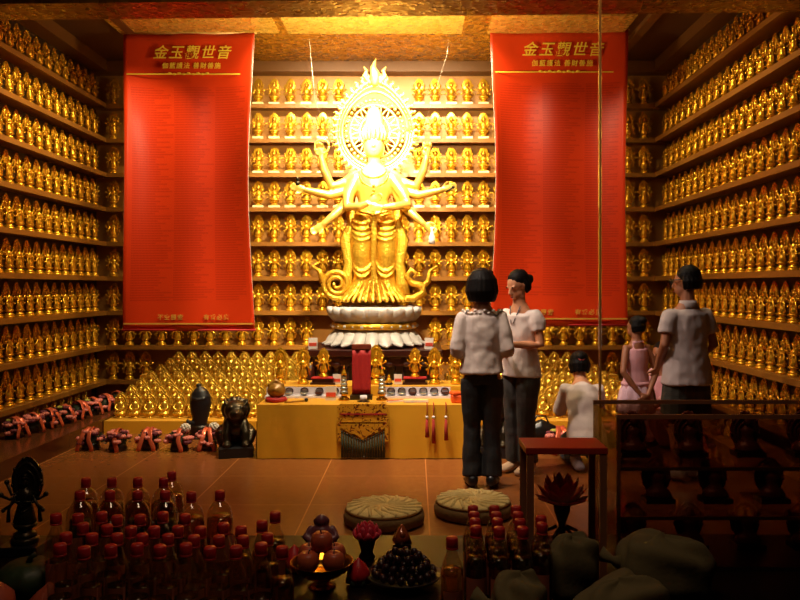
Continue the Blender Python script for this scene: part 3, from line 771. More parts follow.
# fine wires from the ceiling
for i, (xa, xb, za, zb) in enumerate(((wx(447, 8.3), wx(424, 8.35), wz(55, 8.3), wz(125, 8.35)), (wx(315, 8.3), wx(332, 8.35), wz(100, 8.3), wz(145, 8.35)))):
    o = MB().tube([(wx(450, 8.2) if i == 0 else wx(307, 8.2), 8.3, 4.23), (xa, 8.3, za), (xb, 8.42, zb)], .0014, 4).obj('hanging_wire', M['wire'])
    tag(o, 'thin grey wire from the ceiling to the halo, on the ' + ('right side' if i == 0 else 'left side'), 'wire', 'wires at the halo')

# front altar tables in yellow satin
XA0, XA1 = wx(257, 6.74), wx(470, 6.74); XM = (XA0 + XA1) / 2; WA = XA1 - XA0
t = thing('offering_table', 'low wide offering table skirted in plain yellow satin in front of the altar', 'table', (XM, 7.02, 0))
def cloth(WD, DP, H, fold=.01):
    b = MB(); N = 120; per = 2 * (WD + DP)
    def P(u, v):
        s = u * per
        if s < WD: x, y, nx, ny = -WD / 2 + s, -DP / 2, 0, -1
        elif s < WD + DP: x, y, nx, ny = WD / 2, -DP / 2 + s - WD, 1, 0
        elif s < 2 * WD + DP: x, y, nx, ny = WD / 2 - (s - WD - DP), DP / 2, 0, 1
        else: x, y, nx, ny = -WD / 2, DP / 2 - (s - 2 * WD - DP), -1, 0
        k = fold * (1 - v) * (math.sin(s * 21) + .7 * math.sin(s * 9.3 + 2) + .5 * math.sin(s * 37 + v * 3)) + .012 * (1 - v)
        return (x + nx * k, y + ny * k, .006 + (H - .006) * v)
    b.grid(P, N, 8)
    b.add([(-WD / 2, -DP / 2, H), (WD / 2, -DP / 2, H), (WD / 2, DP / 2, H), (-WD / 2, DP / 2, H)], [(0, 1, 2, 3)], False)
    return b
o = cloth(WA, .54, .468, .007).obj('tablecloth', M['yellow_cloth'], t)
MB().box((0, 0, .43), (WA - .04, .5, .06)).obj('tabletop', M['dark_wood'], t)
for sx in (-1, 1):
    for sy in (-1, 1): MB().box((sx * (WA / 2 - .06), sy * .2, .2), (.05, .05, .4)).obj('leg', M['dark_wood'], t)
t = thing('offering_bench', 'narrow raised yellow-draped bench of gold statuettes between offering table and rosewood table', 'bench', (XM + .0, 7.6, 0))
cloth(WA + .02, .44, .55, .006).obj('bench_cloth', M['yellow_cloth'], t)
# brocade pendant with fringe
bx = wx(363, 6.73)
t = thing('brocade_hanging', 'pointed gold brocade hanging with dark fringe over the front of the yellow table', 'altar hanging', (bx, 6.735, .468))
b = MB(); W2 = .2
b.add([(-W2, -.012, .012), (W2, -.012, .012), (W2, .13, .008), (-W2, .13, .008)], [(0, 1, 2, 3)], False)
b.box((0, -.015, -.07), (2 * W2, .014, .16)); b.obj('upper_panel', M['brocade'], t)
b = MB(); b.plate([(-W2 + .01, -.14), (-W2 + .01, -.19), (-.12, -.235), (-.05, -.255), (0, -.30), (.05, -.255), (.12, -.235), (W2 - .01, -.19), (W2 - .01, -.14)], -.026, -.016); b.obj('pointed_panel', M['brocade'], t)
b = MB(); b.box((0, -.02, -.075), (2 * W2 + .004, .012, .012)); b.box((0, -.02, -.15), (2 * W2 + .004, .012, .012)); b.obj('red_piping', M['red_cloth'], t)
for d in (-1, 1):
    MB().box((d * (W2 + .005), -.018, -.16), (.03, .014, .3)).obj('side_strip', M['brocade'], t)
b = MB()
for k in range(17):
    x = -W2 + .02 + .0225 * k; z0 = -.2 - .09 * (1 - abs(x) / W2)
    b.ball((x, -.02, z0 - .02), .009, 6, 4); b.tube([(x, -.02, z0 - .02), (x + .002, -.02, -.45)], [.006, .011], 6)
b.obj('fringe', M['fringe'], t)
# three red tassels hanging over the table edge from an orange packet
t = thing('incense_packet', 'orange packet lying on the right end of the yellow table', 'packet', (wx(458, 6.95), 6.93, .468))
b = MB(); b.box((0, 0, .035), (.13, .2, .07)); b.box((-.02, -.05, .085), (.1, .1, .03), .4); b.obj('wrapping', M['orange_cloth'], t, bevel=.012)
for i, (X, Y) in enumerate(((427, 437), (433.5, 443), (446, 440))):
    x = wx(X, 6.72)
    b = MB(); b.tube([(x, 6.80, .48), (x, 6.725, .475), (x, 6.712, .43), (x, 6.712, wz(418, 6.72))], .005, 5)
    o = b.obj('red_tassel', M['tassel'])
    MB().ball((x, 6.712, wz(417, 6.72)), .014, 8, 6).obj('knot', M['white_card'], o)
    MB().tube([(x, 6.712, wz(419, 6.72)), (x, 6.71, wz(430, 6.72)), (x + .002, 6.71, wz(Y, 6.72))], [.011, .015, .019], 8).obj('threads', M['tassel'], o)
    tag(o, f'red tassel over the front edge of the yellow table, {ORD[i+1]} from the left', 'tassel', 'red tassels')
# red plaque
t = thing('spirit_plaque', 'tall red-covered plaque standing in the middle of the offering table', 'plaque', (wx(361.5, 7.1), 7.1, .468))
MB().box((0, 0, .02), (.2, .12, .04)).obj('foot', M['dark_wood'], t)
MB().box((0, .02, .27), (.165, .03, .46)).obj('board', M['rosewood'], t)
b = MB(); b.grid(lambda u, v: (-.085 + .17 * u, .0 - .006 * math.sin(u * PI * 4 + v) - .004, .045 + .40 * v), 16, 8); b.obj('red_cover', M['red_cloth'], t, solid=.006)
MB().box((0, .012, .475), (.176, .05, .05)).obj('top_cap', M['carved'], t, bevel=.006)
# pagoda-shaped lamps
for i, X in enumerate((344, 382)):
    t = thing('pagoda_lamp', 'small silver and gold pagoda lamp, ' + ('left' if i == 0 else 'right') + ' of the red plaque', 'lamp', (wx(X, 7.02), 7.02, .468), 0, 'pagoda lamps')
    MB().lathe([(.05, 0), (.055, .012), (.03, .03), (.022, .05), (.045, .06)], 14).obj('base', M['brass'], t)
    b = MB()
    for k in range(5): b.lathe([(.036 - .003 * k, .06 + .034 * k), (.04 - .003 * k, .075 + .034 * k), (.03 - .003 * k, .092 + .034 * k)], 14)
    b.obj('tiers', M['silver'], t)
    MB().lathe([(.03, .23), (.018, .25), (.008, .28), (.002, .32)], 10).obj('spire', M['gold_small'], t)
    MB().ball((0, 0, .29), .009, 8, 6).obj('jewel', M['wax_red'], t)
t = thing('tea_light_cup', 'small white cup on a dark saucer before the red plaque', 'cup', (wx(363.5, 6.9), 6.9, .468))
MB().lathe([(.05, 0), (.06, .012)], 14).obj('saucer', M['dark_wood'], t); MB().lathe([(.024, .012), (.032, .02), (.032, .06), (.026, .062)], 12).obj('bowl', M['white_paint'], t)
# white trays with little dishes
for i, (Xa, Xb) in enumerate(((264, 341), (385, 451))):
    xa, xb = wx(Xa, 7.12), wx(Xb, 7.12)
    t = thing('offering_tray', 'long white tray of small dishes along the back of the table, ' + ('left' if i == 0 else 'right') + ' of the plaque', 'tray', ((xa + xb) / 2, 7.2, .468), 0, 'white offering trays')
    b = MB(); b.box((0, 0, .01), (xb - xa, .12, .02)); b.box((0, .055, .045), (xb - xa, .012, .09)); b.obj('tray', M['white_paint'], t)
    n = 6 if i else 5
    for k in range(n):
        x = -(xb - xa) / 2 + (k + .5) * (xb - xa) / n
        d = MB().lathe([(.02, .02), (.042, .045), (.038, .048), (.014, .026)], 14, c=(x, -.005, 0)).obj('dish', M['silver'] if (k * 7 + i) % 3 else M['rosewood'], t)
        b = MB(); b.tube([(x + .034 * math.cos(a), .044, .055 + .028 * math.sin(a)) for a in [2 * PI * q / 14 for q in range(15)]], .006, 5, side=(0, 1, 0)); b.obj('ring_mark', M['rosewood'], t)
# wooden fish drum
t = thing('fish_drum', 'round carved wooden fish drum on a red cushion at the left end of the table', 'drum', (wx(277, 6.98), 6.95, .468))
MB().lathe([(.09, 0), (.1, .02), (.085, .04)], 16).obj('cushion', M['red_cloth'], t)
b = MB(); b.ball((0, 0, .10), (.085, .075, .07), 16, 12); b.ball((0, -.055, .11), (.03, .03, .03), 10, 8); b.tube([(-.06, -.02, .15), (0, -.02, .19), (.06, -.02, .15)], .016, 8, round_ends=True); b.obj('body', M['wood_bowl'], t, remesh=.008)
t = thing('drum_beater', 'thin wooden drum beater lying beside the fish drum', 'beater', (wx(295, 6.86), 6.86, .468), .6)
MB().tube([(-.1, 0, .012), (.1, 0, .012)], .008, 6).obj('handle', M['wood_bowl'], t); MB().ball((.11, 0, .018), .018, 8, 6).obj('head', M['dark_wood'], t)
t = thing('prayer_book', 'long pale wooden-cased prayer book lying in front of the right tray', 'book', (wx(416, 6.9), 6.9, .468), .05)
MB().box((0, 0, .012), (.22, .07, .024)).obj('cover', M['straw'], t); MB().box((0, -.004, .012), (.214, .07, .016)).obj('pages', M['white_card'], t)
t = thing('folded_paper', 'red and white folded paper at the end of the right tray', 'paper', (wx(395, 6.9), 6.92, .468), .5)
MB().box((0, 0, .006), (.15, .05, .012)).obj('sheet', M['white_card'], t); MB().box((.0, 0, .014), (.15, .016, .006)).obj('red_band', M['red_card'], t)
# red and white cards
def card(X, Y0, Y1, y, wd, lab, z):
    t = thing('notice_card', lab, 'card', (wx(X, y), y, z), 0, 'red and white cards'); h = (Y0 - Y1) * y / 778
    MB().box((0, 0, h / 2), (wd, .012, h)).obj('card', M['white_card'], t)
    MB().box((0, -.007, h * .42), (wd * .86, .004, h * .3)).obj('red_text_panel', M['red_card'], t)
    MB().box((0, .02, .005), (wd * .7, .05, .01)).obj('foot', M['white_card'], t)
card(313, 347, 336, 7.95, .09, 'red and white card on the left end of the rosewood table', .857)
card(429, 347, 336, 7.95, .09, 'red and white card on the right end of the rosewood table', .857)
card(337, 388, 378, 7.5, .075, 'red and white card on the bench, left of the red plaque', .552)
card(398, 388, 378, 7.5, .075, 'red and white card on the bench, right of the red plaque', .553)
card(331, 403, 389, 7.02, .10, 'red and white card propped on the table near the left pagoda lamp', .468)
# standing statuettes on the bench, bigger copies of the shelf kind
for X, s, lab in ((280, 1.02, 'outer of the two gold statuettes on the left end of the bench'), (303, 1.02, 'inner of the two gold statuettes on the left end of the bench'),
                  (434.5, 1.02, 'inner of the two gold statuettes on the right end of the bench'), (456, 1.02, 'outer of the two gold statuettes on the right end of the bench'),
                  (376, 1.10, 'gold statuette half hidden behind the tall red plaque')):
    y = 7.54; o = dup(P_ST, (wx(X, y), y, .553), 0, lab, 'gold statuettes on the bench', s)
for X, sd in ((323.5, 'left'), (415, 'right')):
    y = 7.55; t = thing('statuette_stand', f'small dark red stand under a gold statuette on the {sd} of the bench', 'stand', (wx(X, y), y, .553), 0, 'small red stands')
    MB().box((0, 0, .008), (.24, .16, .016)).obj('base', M['rosewood'], t); MB().box((0, 0, .035), (.2, .13, .038)).obj('riser', M['rosewood'], t); MB().box((0, 0, .058), (.22, .15, .010)).obj('red_mat', M['red_cloth'], t)
    o = dup(P_ST, (wx(X, y), y, .616), 0, f'gold statuette raised on the {sd} small red stand of the bench', 'gold statuettes on red stands', .83)
t = thing('tiny_buddha', 'tiny gold seated figure on a dark base near the right bench card', 'figurine', (wx(389, 7.48), 7.48, .553))
MB().lathe([(.035, 0), (.038, .012), (.03, .02)], 12).obj('base', M['dark_wood'], t)
b = MB(); b.lathe([(.03, .02), (.034, .03), (.02, .045), (.018, .06), (.008, .068)], 12); b.ball((0, 0, .08), .013, 8, 6); b.obj('figure', M['gold_small'], t)
# ------------------------------------------------------------------ people
def person(name, label, loc, rz, H, J, skin, parts, head=(0, 0, 0), headc=None, fat=1.0, hand_dir=None, hand_up=None, shoe=True):
    """J: joints in metres in the person's own frame (front = -y); parts: clothes and hair"""
    b = MB(); V = Vector; h = H
    pel, che, nek = V(J['pelvis']), V(J['chest']), V(J['neck'])
    mid = pel.lerp(che, .5)
    sw = h * .092 * fat
    b.tube([pel + (pel - che).normalized() * h * .035, pel, mid, che, che.lerp(nek, .72), nek],
           [(h * .06, h * .05), (h * .076 * fat, h * .056 * fat), (h * .072 * fat, h * .055 * fat), (sw * .88, h * .062 * fat), (sw * .62, h * .045), (h * .034, h * .035)], 16)
    hc = V(headc) if headc else nek + V((0, -h * .012, h * .088))
    b.tube([nek - V((0, 0, h * .02)), nek.lerp(hc, .55)], [h * .034, h * .031], 10)
    HM = Matrix.Translation(hc) @ Euler(head, 'XYZ').to_matrix().to_4x4()
    def H_(p): return tuple(HM @ V([q * h for q in p]))
    b.x = HM @ Matrix.Scale(h, 4)
    b.ball((0, .004, .012), (.046, .058, .056), 14, 10); b.ball((0, -.018, -.03), (.036, .042, .04), 12, 8); b.ball((0, -.03, -.055), (.018, .018, .014), 8, 6)
    b.tube([(0, -.052, .012), (0, -.067, -.014), (0, -.056, -.02)], [.006, .0095, .006], 8, round_ends=True)
    b.ball((0, -.056, -.036), (.014, .007, .006), 8, 5)
    for d in (-1, 1):
        b.tube([(d * .046, .006, .014), (d * .052, .01, 0), (d * .046, .004, -.02)], [(.006, .01), (.007, .014), (.005, .008)], 6, round_ends=True)
        b.ball((d * .02, -.048, .014), (.012, .008, .006), 8, 5)
    b.x = None
    for s in ('l', 'r'):
        sh, el, wr = V(J['shoulder_' + s]), V(J['elbow_' + s]), V(J['wrist_' + s])
        b.tube([che.lerp(nek, .45).lerp(sh, .5), sh, sh.lerp(el, .35), el, el.lerp(wr, .3), wr], [h * .03, h * .029, h * .026, h * .022, h * .0225, h * .0145], 10, round_ends=True)
        dr = V(hand_dir[s]) if hand_dir else wr - el
        hand(b, wr, dr, h * .58, .6, tuple(hand_up[s]) if hand_up else (0, -1, .2))
        hp, kn, an, to = (V(J[q + s]) for q in ('hip_', 'knee_', 'ankle_', 'toe_'))
        b.tube([hp, hp.lerp(kn, .3), kn, kn.lerp(an, .3), an], [h * .042 * fat, h * .044 * fat, h * .031, h * .033, h * .02], 10, round_ends=True)
        b.tube([an + (an - to).normalized() * h * .02 - V((0, 0, 0)), an.lerp(to, .5), to], [(h * .022, h * .024), (h * .026, h * .02), (h * .026, h * .013)], 8, side=(1, 0, 0), round_ends=True)
    root = b.obj(name, M[skin], None, loc, rz, remesh=.0075 if h > 1.3 else .0065, smooth=2)
    tag(root, label, 'person')
    e = MB(); e.x = HM @ Matrix.Scale(h, 4)
    for d in (-1, 1): e.ball((d * .02, -.0555, .014), (.008, .003, .003), 8, 5)
    e.obj('eyes', M['eye'], root)
    e = MB(); e.x = HM @ Matrix.Scale(h, 4); e.ball((0, -.0625, -.036), (.012, .003, .004), 8, 5); e.obj('lips', M['lip'], root)
    for fn in parts: fn(root, J, h, HM)
    return root
def torso_shell(b, J, h, top=.74, low=.06, g=.012, fat=1.0, flare=1.0):
    V = Vector; pel, che, nek = V(J['pelvis']), V(J['chest']), V(J['neck']); sw = h * .092 * fat; d = (pel - che).normalized()
    b.tube([pel + d * h * low, pel + d * h * low * .4, pel.lerp(che, .12), pel.lerp(che, .55), che, che.lerp(nek, .55), che.lerp(nek, top), che.lerp(nek, top + .1)],
           [((h * .096 * fat + g) * flare, (h * .074 * fat + g) * flare), (h * .095 * fat + g, h * .073 * fat + g), (h * .09 * fat + g, h * .068 * fat + g), (h * .078 * fat + g, h * .058 * fat + g), (sw * .93 + g, h * .062 * fat + g), (sw * .78 + g, h * .056 * fat + g * .8), (sw * .5 + g * .4, h * .044 + g * .5), (h * .042, h * .042)], 18)
def sleeves(b, J, h, t=.5, g=.012, puff=0, which='lr', to_wrist=0):
    V = Vector; che, nek = V(J['chest']), V(J['neck'])
    for s in which:
        sh, el, wr = V(J['shoulder_' + s]), V(J['elbow_' + s]), V(J['wrist_' + s])
        P = [che.lerp(nek, .42).lerp(sh, .45), sh + V((0, 0, -.006)) * h * .5, sh.lerp(el, t * .5), sh.lerp(el, t)]; R = [h * .03 + g * .5, h * .029 + g, h * .028 + g + puff, h * .027 + g * 1.15 + puff * .3]
        if to_wrist: P += [el, el.lerp(wr, to_wrist * .6), el.lerp(wr, to_wrist)]; R += [h * .025 + g, h * .025 + g, h * .021 + g]
        b.tube(P, R, 12)
def legs(b, J, h, t=1.0, g=.01, flare=0, fat=1.0):
    V = Vector; pel, che = V(J['pelvis']), V(J['chest']); d = (che - pel).normalized()
    b.tube([pel + d * h * .03, pel + d * h * .01, pel - d * h * .02, pel - d * h * .05], [(h * .078 * fat + g * .5, h * .056 * fat + g * .5), (h * .084 * fat + g * .6, h * .061 * fat + g * .6), (h * .086 * fat + g * .8, h * .066 * fat + g * .8), (h * .08 * fat + g, h * .064 * fat + g)], 16)
    for s in 'lr':
        hp, kn, an = (V(J[q + s]) for q in ('hip_', 'knee_', 'ankle_'))
        P = [hp + d * h * .0, hp.lerp(kn, .3)]; R = [h * .05 * fat + g * .7, h * .052 * fat + g]
        if t <= .5: P += [hp.lerp(kn, t * 2)]; R += [h * .05 * fat + g * 1.4]
        else: P += [kn, kn.lerp(an, .35), kn.lerp(an, .92)]; R += [h * .037 + g, h * .037 + g, h * .028 + g + flare]
        b.tube(P, R, 12)
def shirt(m, **k):
    ex = k.pop('sleeve', None); name = k.pop('name', 'blouse')
    def f(root, J, h, HM):
        b = MB(); torso_shell(b, J, h, **k)
        if ex: sleeves(b, J, h, **ex)
        b.obj(name, M[m], root, remesh=.009, smooth=8, wrinkle=.022)
    return f
def trousers(m, name='trousers', **k):
    def f(root, J, h, HM):
        b = MB(); legs(b, J, h, **k); b.obj(name, M[m], root, remesh=.009, smooth=3, wrinkle=.014)
    return f
def shoes(m, name='shoe', z=0):
    def f(root, J, h, HM):
        V = Vector
        for s in 'lr':
            an, to = V(J['ankle_' + s]), V(J['toe_' + s]); b = MB()
            b.tube([an + (an - to).normalized() * h * .028, an.lerp(to, .35), to], [(h * .026, h * .03), (h * .03, h * .025), (h * .03, h * .018)], 10, side=(1, 0, 0), round_ends=True)
            b.tube([an + V((0, 0, h * .02)), an], [h * .029, h * .03], 10)
            b.obj(name, M[m], root, remesh=.008, smooth=2)
    return f
def bob(root, J, h, HM):
    b = MB(); b.x = HM @ Matrix.Scale(h, 4)
    b.ball((0, .012, .022), (.056, .064, .058), 16, 10)
    for k in range(13):
        a = -.35 + (PI + .7) * k / 12
        x, y = math.cos(a), math.sin(a)
        b.tube([(x * .03, .01 + y * .035, .05), (x * .052, .008 + y * .058, .02), (x * .059, .01 + y * .062, -.03), (x * .052, .008 + y * .056, -.066)], [.02, .019, .02, .015], 8, round_ends=True)
    b.tube([(-.036, -.03, .055), (0, -.045, .062), (.036, -.03, .055)], .016, 8, round_ends=True)
    b.obj('hair', M['hair'], root, remesh=.007, smooth=3)
def cap_hair(bun=None, tie=None, back=-.035, crown=.0):
    def f(root, J, h, HM):
        b = MB(); b.x = HM @ Matrix.Scale(h, 4)
        b.ball((0, .015, .029), (.051, .058, .05 + crown), 16, 10)
        for k in range(11):
            a = .05 + (PI - .1) * k / 10; x, y = math.cos(a), math.sin(a)
            b.tube([(x * .04, .008 + y * .05, .03), (x * .049, .006 + y * .059, 0), (x * .043, .002 + y * .054, back)], [.012, .012, .009], 8, round_ends=True)
        if bun: b.ball(bun[:3], (bun[3], bun[3], bun[3] * .9), 12, 8)
        b.obj('hair', M['hair'], root, remesh=.006, smooth=2)
        if tie:
            t = MB(); t.x = HM @ Matrix.Scale(h, 4)
            t.tube([(tie[0] + tie[3] * math.cos(a), tie[1], tie[2] + tie[3] * math.sin(a)) for a in [2 * PI * k / 16 for k in range(17)]], .007, 6, side=(0, 1, 0)); t.obj('hair_tie', M['scrunchie'], root)
    return f
def stand(h, wide=.045, **over):
    J = dict(pelvis=(0, 0, .53 * h), chest=(0, 0, .72 * h), neck=(0, .008 * h, .845 * h))
    for s, d in (('l', 1), ('r', -1)):
        J['shoulder_' + s] = (d * .084 * h, .004 * h, .788 * h); J['elbow_' + s] = (d * .125 * h, .02 * h, .63 * h); J['wrist_' + s] = (d * .12 * h, -.03 * h, .485 * h)
        J['hip_' + s] = (d * .048 * h, 0, .50 * h); J['knee_' + s] = (d * wide * h, -.012 * h, .275 * h); J['ankle_' + s] = (d * wide * h, .01 * h, .034 * h); J['toe_' + s] = (d * (wide + .012) * h, -.085 * h, .016 * h)
    for k, v in over.items(): J[k] = tuple(q * h for q in v)
    return J
# the woman with the bob
h = 1.615; d = 5.8
def frill(root, J, h, HM):
    b = MB(); c = Vector(J['chest']).lerp(Vector(J['neck']), .62)
    for k in range(26):
        a = 2 * PI * k / 26; r = 1 + .06 * (k % 2)
        b.ball((c.x + .082 * h * 1.03 * math.cos(a) * r, c.y + .048 * h * math.sin(a) * r + .004, c.z + .012 * h * (k % 2) + .006 * h), (.016, .016, .013), 8, 5)
    b.obj('frill_collar', M['white_flower'], root, remesh=.007, smooth=2)
J = stand(h, .046, elbow_l=(.118, .03, .63), wrist_l=(.07, -.11, .575), elbow_r=(-.118, .03, .63), wrist_r=(-.07, -.12, .60))
person('person', 'woman with a black bob, white frilled blouse and black trousers standing with her back turned', (wx(482, d), d, 0), PI - .06, h, J, 'skin',
       [shirt('blouse', top=.74, low=.006, g=.017, sleeve=dict(t=1.0, g=.009, puff=.004, to_wrist=.35)), frill, trousers('black_cloth', g=.007, flare=.026, fat=.92), shoes('leather', 'boot'), bob], head=(0, 0, -.12))
# the woman with the bun
h = 1.61; d = 6.28
J = stand(h, .04, neck=(0, -.012, .845), elbow_l=(.118, .0, .64), wrist_l=(.03, -.135, .645), elbow_r=(-.118, .0, .635), wrist_r=(-.03, -.15, .66))
def badge(root, J, h, HM):
    b = MB(); b.tube([(-.05, -.075, .83 * h), (-.01, -.118, .745 * h), (.01, -.118, .745 * h), (.05, -.075, .83 * h)], .004, 5); b.obj('lanyard', M['jeans'], root)
person('person', 'woman with hair in a bun, white puff-sleeved blouse and charcoal trousers with head bowed', (wx(521, d), d, 0), -.78, h, J, 'skin',
       [shirt('blouse', top=.62, low=.05, g=.014, flare=1.03, sleeve=dict(t=.55, g=.012, puff=.014)), trousers('grey_cloth', g=.014, flare=.022), shoes('sock', 'sock'),
        cap_hair(bun=(0, .072, .0, .03)), badge], head=(.45, 0, -.2))
# kneeling visitor
h = 1.6; d = 6.45
J = dict(pelvis=(0, .06, .27), chest=(0, -.06, .53), neck=(0, -.17, .70))
for s, q in (('l', 1), ('r', -1)):
    J['shoulder_' + s] = (q * .14, -.12, .63); J['elbow_' + s] = (q * .175, -.24, .40); J['wrist_' + s] = (q * .05, -.36, .50)
    J['hip_' + s] = (q * .08, .05, .25); J['knee_' + s] = (q * .12, -.36, .085); J['ankle_' + s] = (q * .09, .06, .07); J['toe_' + s] = (q * .085, .2, .035)
person('person', 'person in a white shirt with dark tied-up hair kneeling with back turned', (wx(585, d), d, 0), PI, h, J, 'skin',
       [shirt('blouse', name='shirt', top=.70, low=.09, g=.014, fat=1.0, sleeve=dict(t=.95, g=.011)), trousers('jeans', g=.012, fat=1.0), shoes('sock_grey', 'sock'),
        cap_hair(tie=(0, .068, .03, .014), bun=(0, .05, .035, .032))], head=(.3, 0, 0), headc=(0, -.23, .815),
       hand_dir={'l': (-.3, -.5, .8), 'r': (.3, -.5, .8)}, hand_up={'l': (-1, 0, 0), 'r': (1, 0, 0)})
# girl in pink
h = 1.235; d = 6.6
J = stand(h, .042, elbow_l=(.135, .045, .63), wrist_l=(.028, .095, .475), elbow_r=(-.135, .045, .63), wrist_r=(-.02, .105, .475))
def dress(root, J, h, HM):
    b = MB(); torso_shell(b, J, h, top=.50, low=.02, g=.012, fat=.98)
    for q in (-1, 1): b.tube([(q * .045 * h, .035 * h, .775 * h), (q * .038 * h, .022 * h, .835 * h), (q * .03 * h, -.03 * h, .80 * h)], .011, 8)
    b.tube([(-.034 * h, .03 * h, .828 * h), (0, .04 * h, .832 * h), (.034 * h, .03 * h, .828 * h)], .012, 8, round_ends=True)
    b.obj('halter_top', M['pinkcloth'], root, remesh=.008, smooth=2)
    b = MB(); b.lathe([(.098 * h, .535 * h), (.112 * h, .50 * h), (.128 * h, .42 * h), (.14 * h, .345 * h), (.13 * h, .345 * h), (.10 * h, .5 * h)], 44, sy=.8, lobes=11, amp=.05); b.obj('skirt', M['skirt'], root)
    b = MB(); b.lathe([(.100 * h, .53 * h), (.106 * h, .54 * h), (.106 * h, .55 * h), (.1 * h, .56 * h)], 24, sy=.8); b.obj('sash', M['pinkcloth'], root)
person('person', 'girl in a pink halter top and pale pink skirt standing with hands clasped behind her', (wx(636, d), d, 0), PI + .35, h, J, 'skin_dark',
       [dress, shoes('sock', 'sandal'), cap_hair(bun=(0, .06, .04, .03), back=-.03)], head=(.1, 0, .35), hand_dir={'l': (-1, .2, -.5), 'r': (1, .2, -.5)}, hand_up={'l': (0, -1, 0), 'r': (0, -1, 0)}, fat=.95)
# man in shorts
h = 1.635; d = 6.0
J = stand(h, .055, elbow_l=(.138, .02, .64), wrist_l=(.10, -.09, .53), elbow_r=(.0, 0, 0), wrist_r=(0, 0, 0))
J['elbow_r'] = (-.135 * h, .02 * h, .635 * h); J['wrist_r'] = (-.11 * h, -.11 * h, .56 * h)
for s, q in (('l', 1), ('r', -1)): J['shoulder_' + s] = (q * .098 * h, .004 * h, .778 * h)
def specs(root, J, h, HM):
    b = MB(); b.x = HM @ Matrix.Scale(h, 4)
    for q in (-1, 1):
        b.tube([(q * .021 + .014 * math.cos(a), -.066, .013 + .011 * math.sin(a)) for a in [2 * PI * k / 14 for k in range(15)]], .0022, 5, side=(0, 1, 0))
        b.tube([(q * .036, -.064, .015), (q * .05, -.03, .016), (q * .052, .008, .014)], .0022, 5)
    b.tube([(-.008, -.066, .014), (.008, -.066, .014)], .002, 5); b.obj('glasses', M['leather'], root)
def collar(root, J, h, HM):
    b = MB(); c = Vector(J['neck']); b.lathe([(.05 * h, -.035 * h), (.042 * h, -.01 * h), (.038 * h, .004 * h), (.036 * h, -.01 * h)], 20, c=tuple(c)); b.obj('collar', M['shirt'], root)
person('person', 'man in glasses, grey short-sleeved shirt and dark shorts standing with back turned', (wx(687, d), d, 0), PI + .30, h, J, 'skin_dark',
       [shirt('shirt', name='shirt', top=.72, low=.075, g=.022, fat=1.12, flare=1.05, sleeve=dict(t=.62, g=.02)), trousers('shorts', name='shorts', t=.42, g=.022, fat=1.08), shoes('sock_grey', 'sock'), cap_hair(back=-.028, crown=.004), specs, collar],
       head=(.12, 0, .6), fat=1.12)
# crouching person half hidden
h = 1.55; d = 7.15
J = dict(pelvis=(0, .05, .30), chest=(0, -.03, .56), neck=(0, -.08, .74))
for s, q in (('l', 1), ('r', -1)):
    J['shoulder_' + s] = (q * .155, -.05, .69); J['elbow_' + s] = (q * .2, -.2, .52); J['wrist_' + s] = (q * .13, -.36, .40)
    J['hip_' + s] = (q * .08, .03, .28); J['knee_' + s] = (q * .12, -.34, .36); J['ankle_' + s] = (q * .10, -.12, .055); J['toe_' + s] = (q * .11, -.27, .025)
person('person', 'dark-haired person in a pink top crouching between the girl and the man', (wx(668, d) + .02, d, 0), -1.15, h, J, 'skin_dark',
       [shirt('pinkcloth', name='top', top=.7, low=.05, g=.014, sleeve=dict(t=1.0, g=.012, to_wrist=.4)), trousers('pinkcloth', g=.012), shoes('leather'), cap_hair(bun=(0, .06, .02, .03))], head=(.2, 0, 0))

# ------------------------------------------------------------------ things on the floor
for i, (X, y) in enumerate(((384, 4.93), (473, 5.1))):
    t = thing('round_cushion', 'round woven straw kneeling cushion on the tiles, ' + ('left of the pair' if i == 0 else 'right of the pair, nearer the bobbed woman'), 'cushion', (wx(X, y), y, 0), i * .7, 'straw cushions')
    MB().lathe([(.22, 0), (.252, .012), (.258, .045), (.25, .075), (.235, .085)], 40).obj('side_band', M['straw_side'], t)
    b = MB(); b.lathe([(.235, .084), (.245, .09), (.236, .105), (.16, .112), (.02, .114)], 40)
    for k in range(18):
        a = 2 * PI * k / 18
        b.tube([(.03 * math.cos(a), .03 * math.sin(a), .112), (.13 * math.cos(a + .5), .13 * math.sin(a + .5), .113), (.236 * math.cos(a + .9), .236 * math.sin(a + .9), .102)], [.006, .013, .012], 6)
    b.obj('woven_top', M['straw'], t)
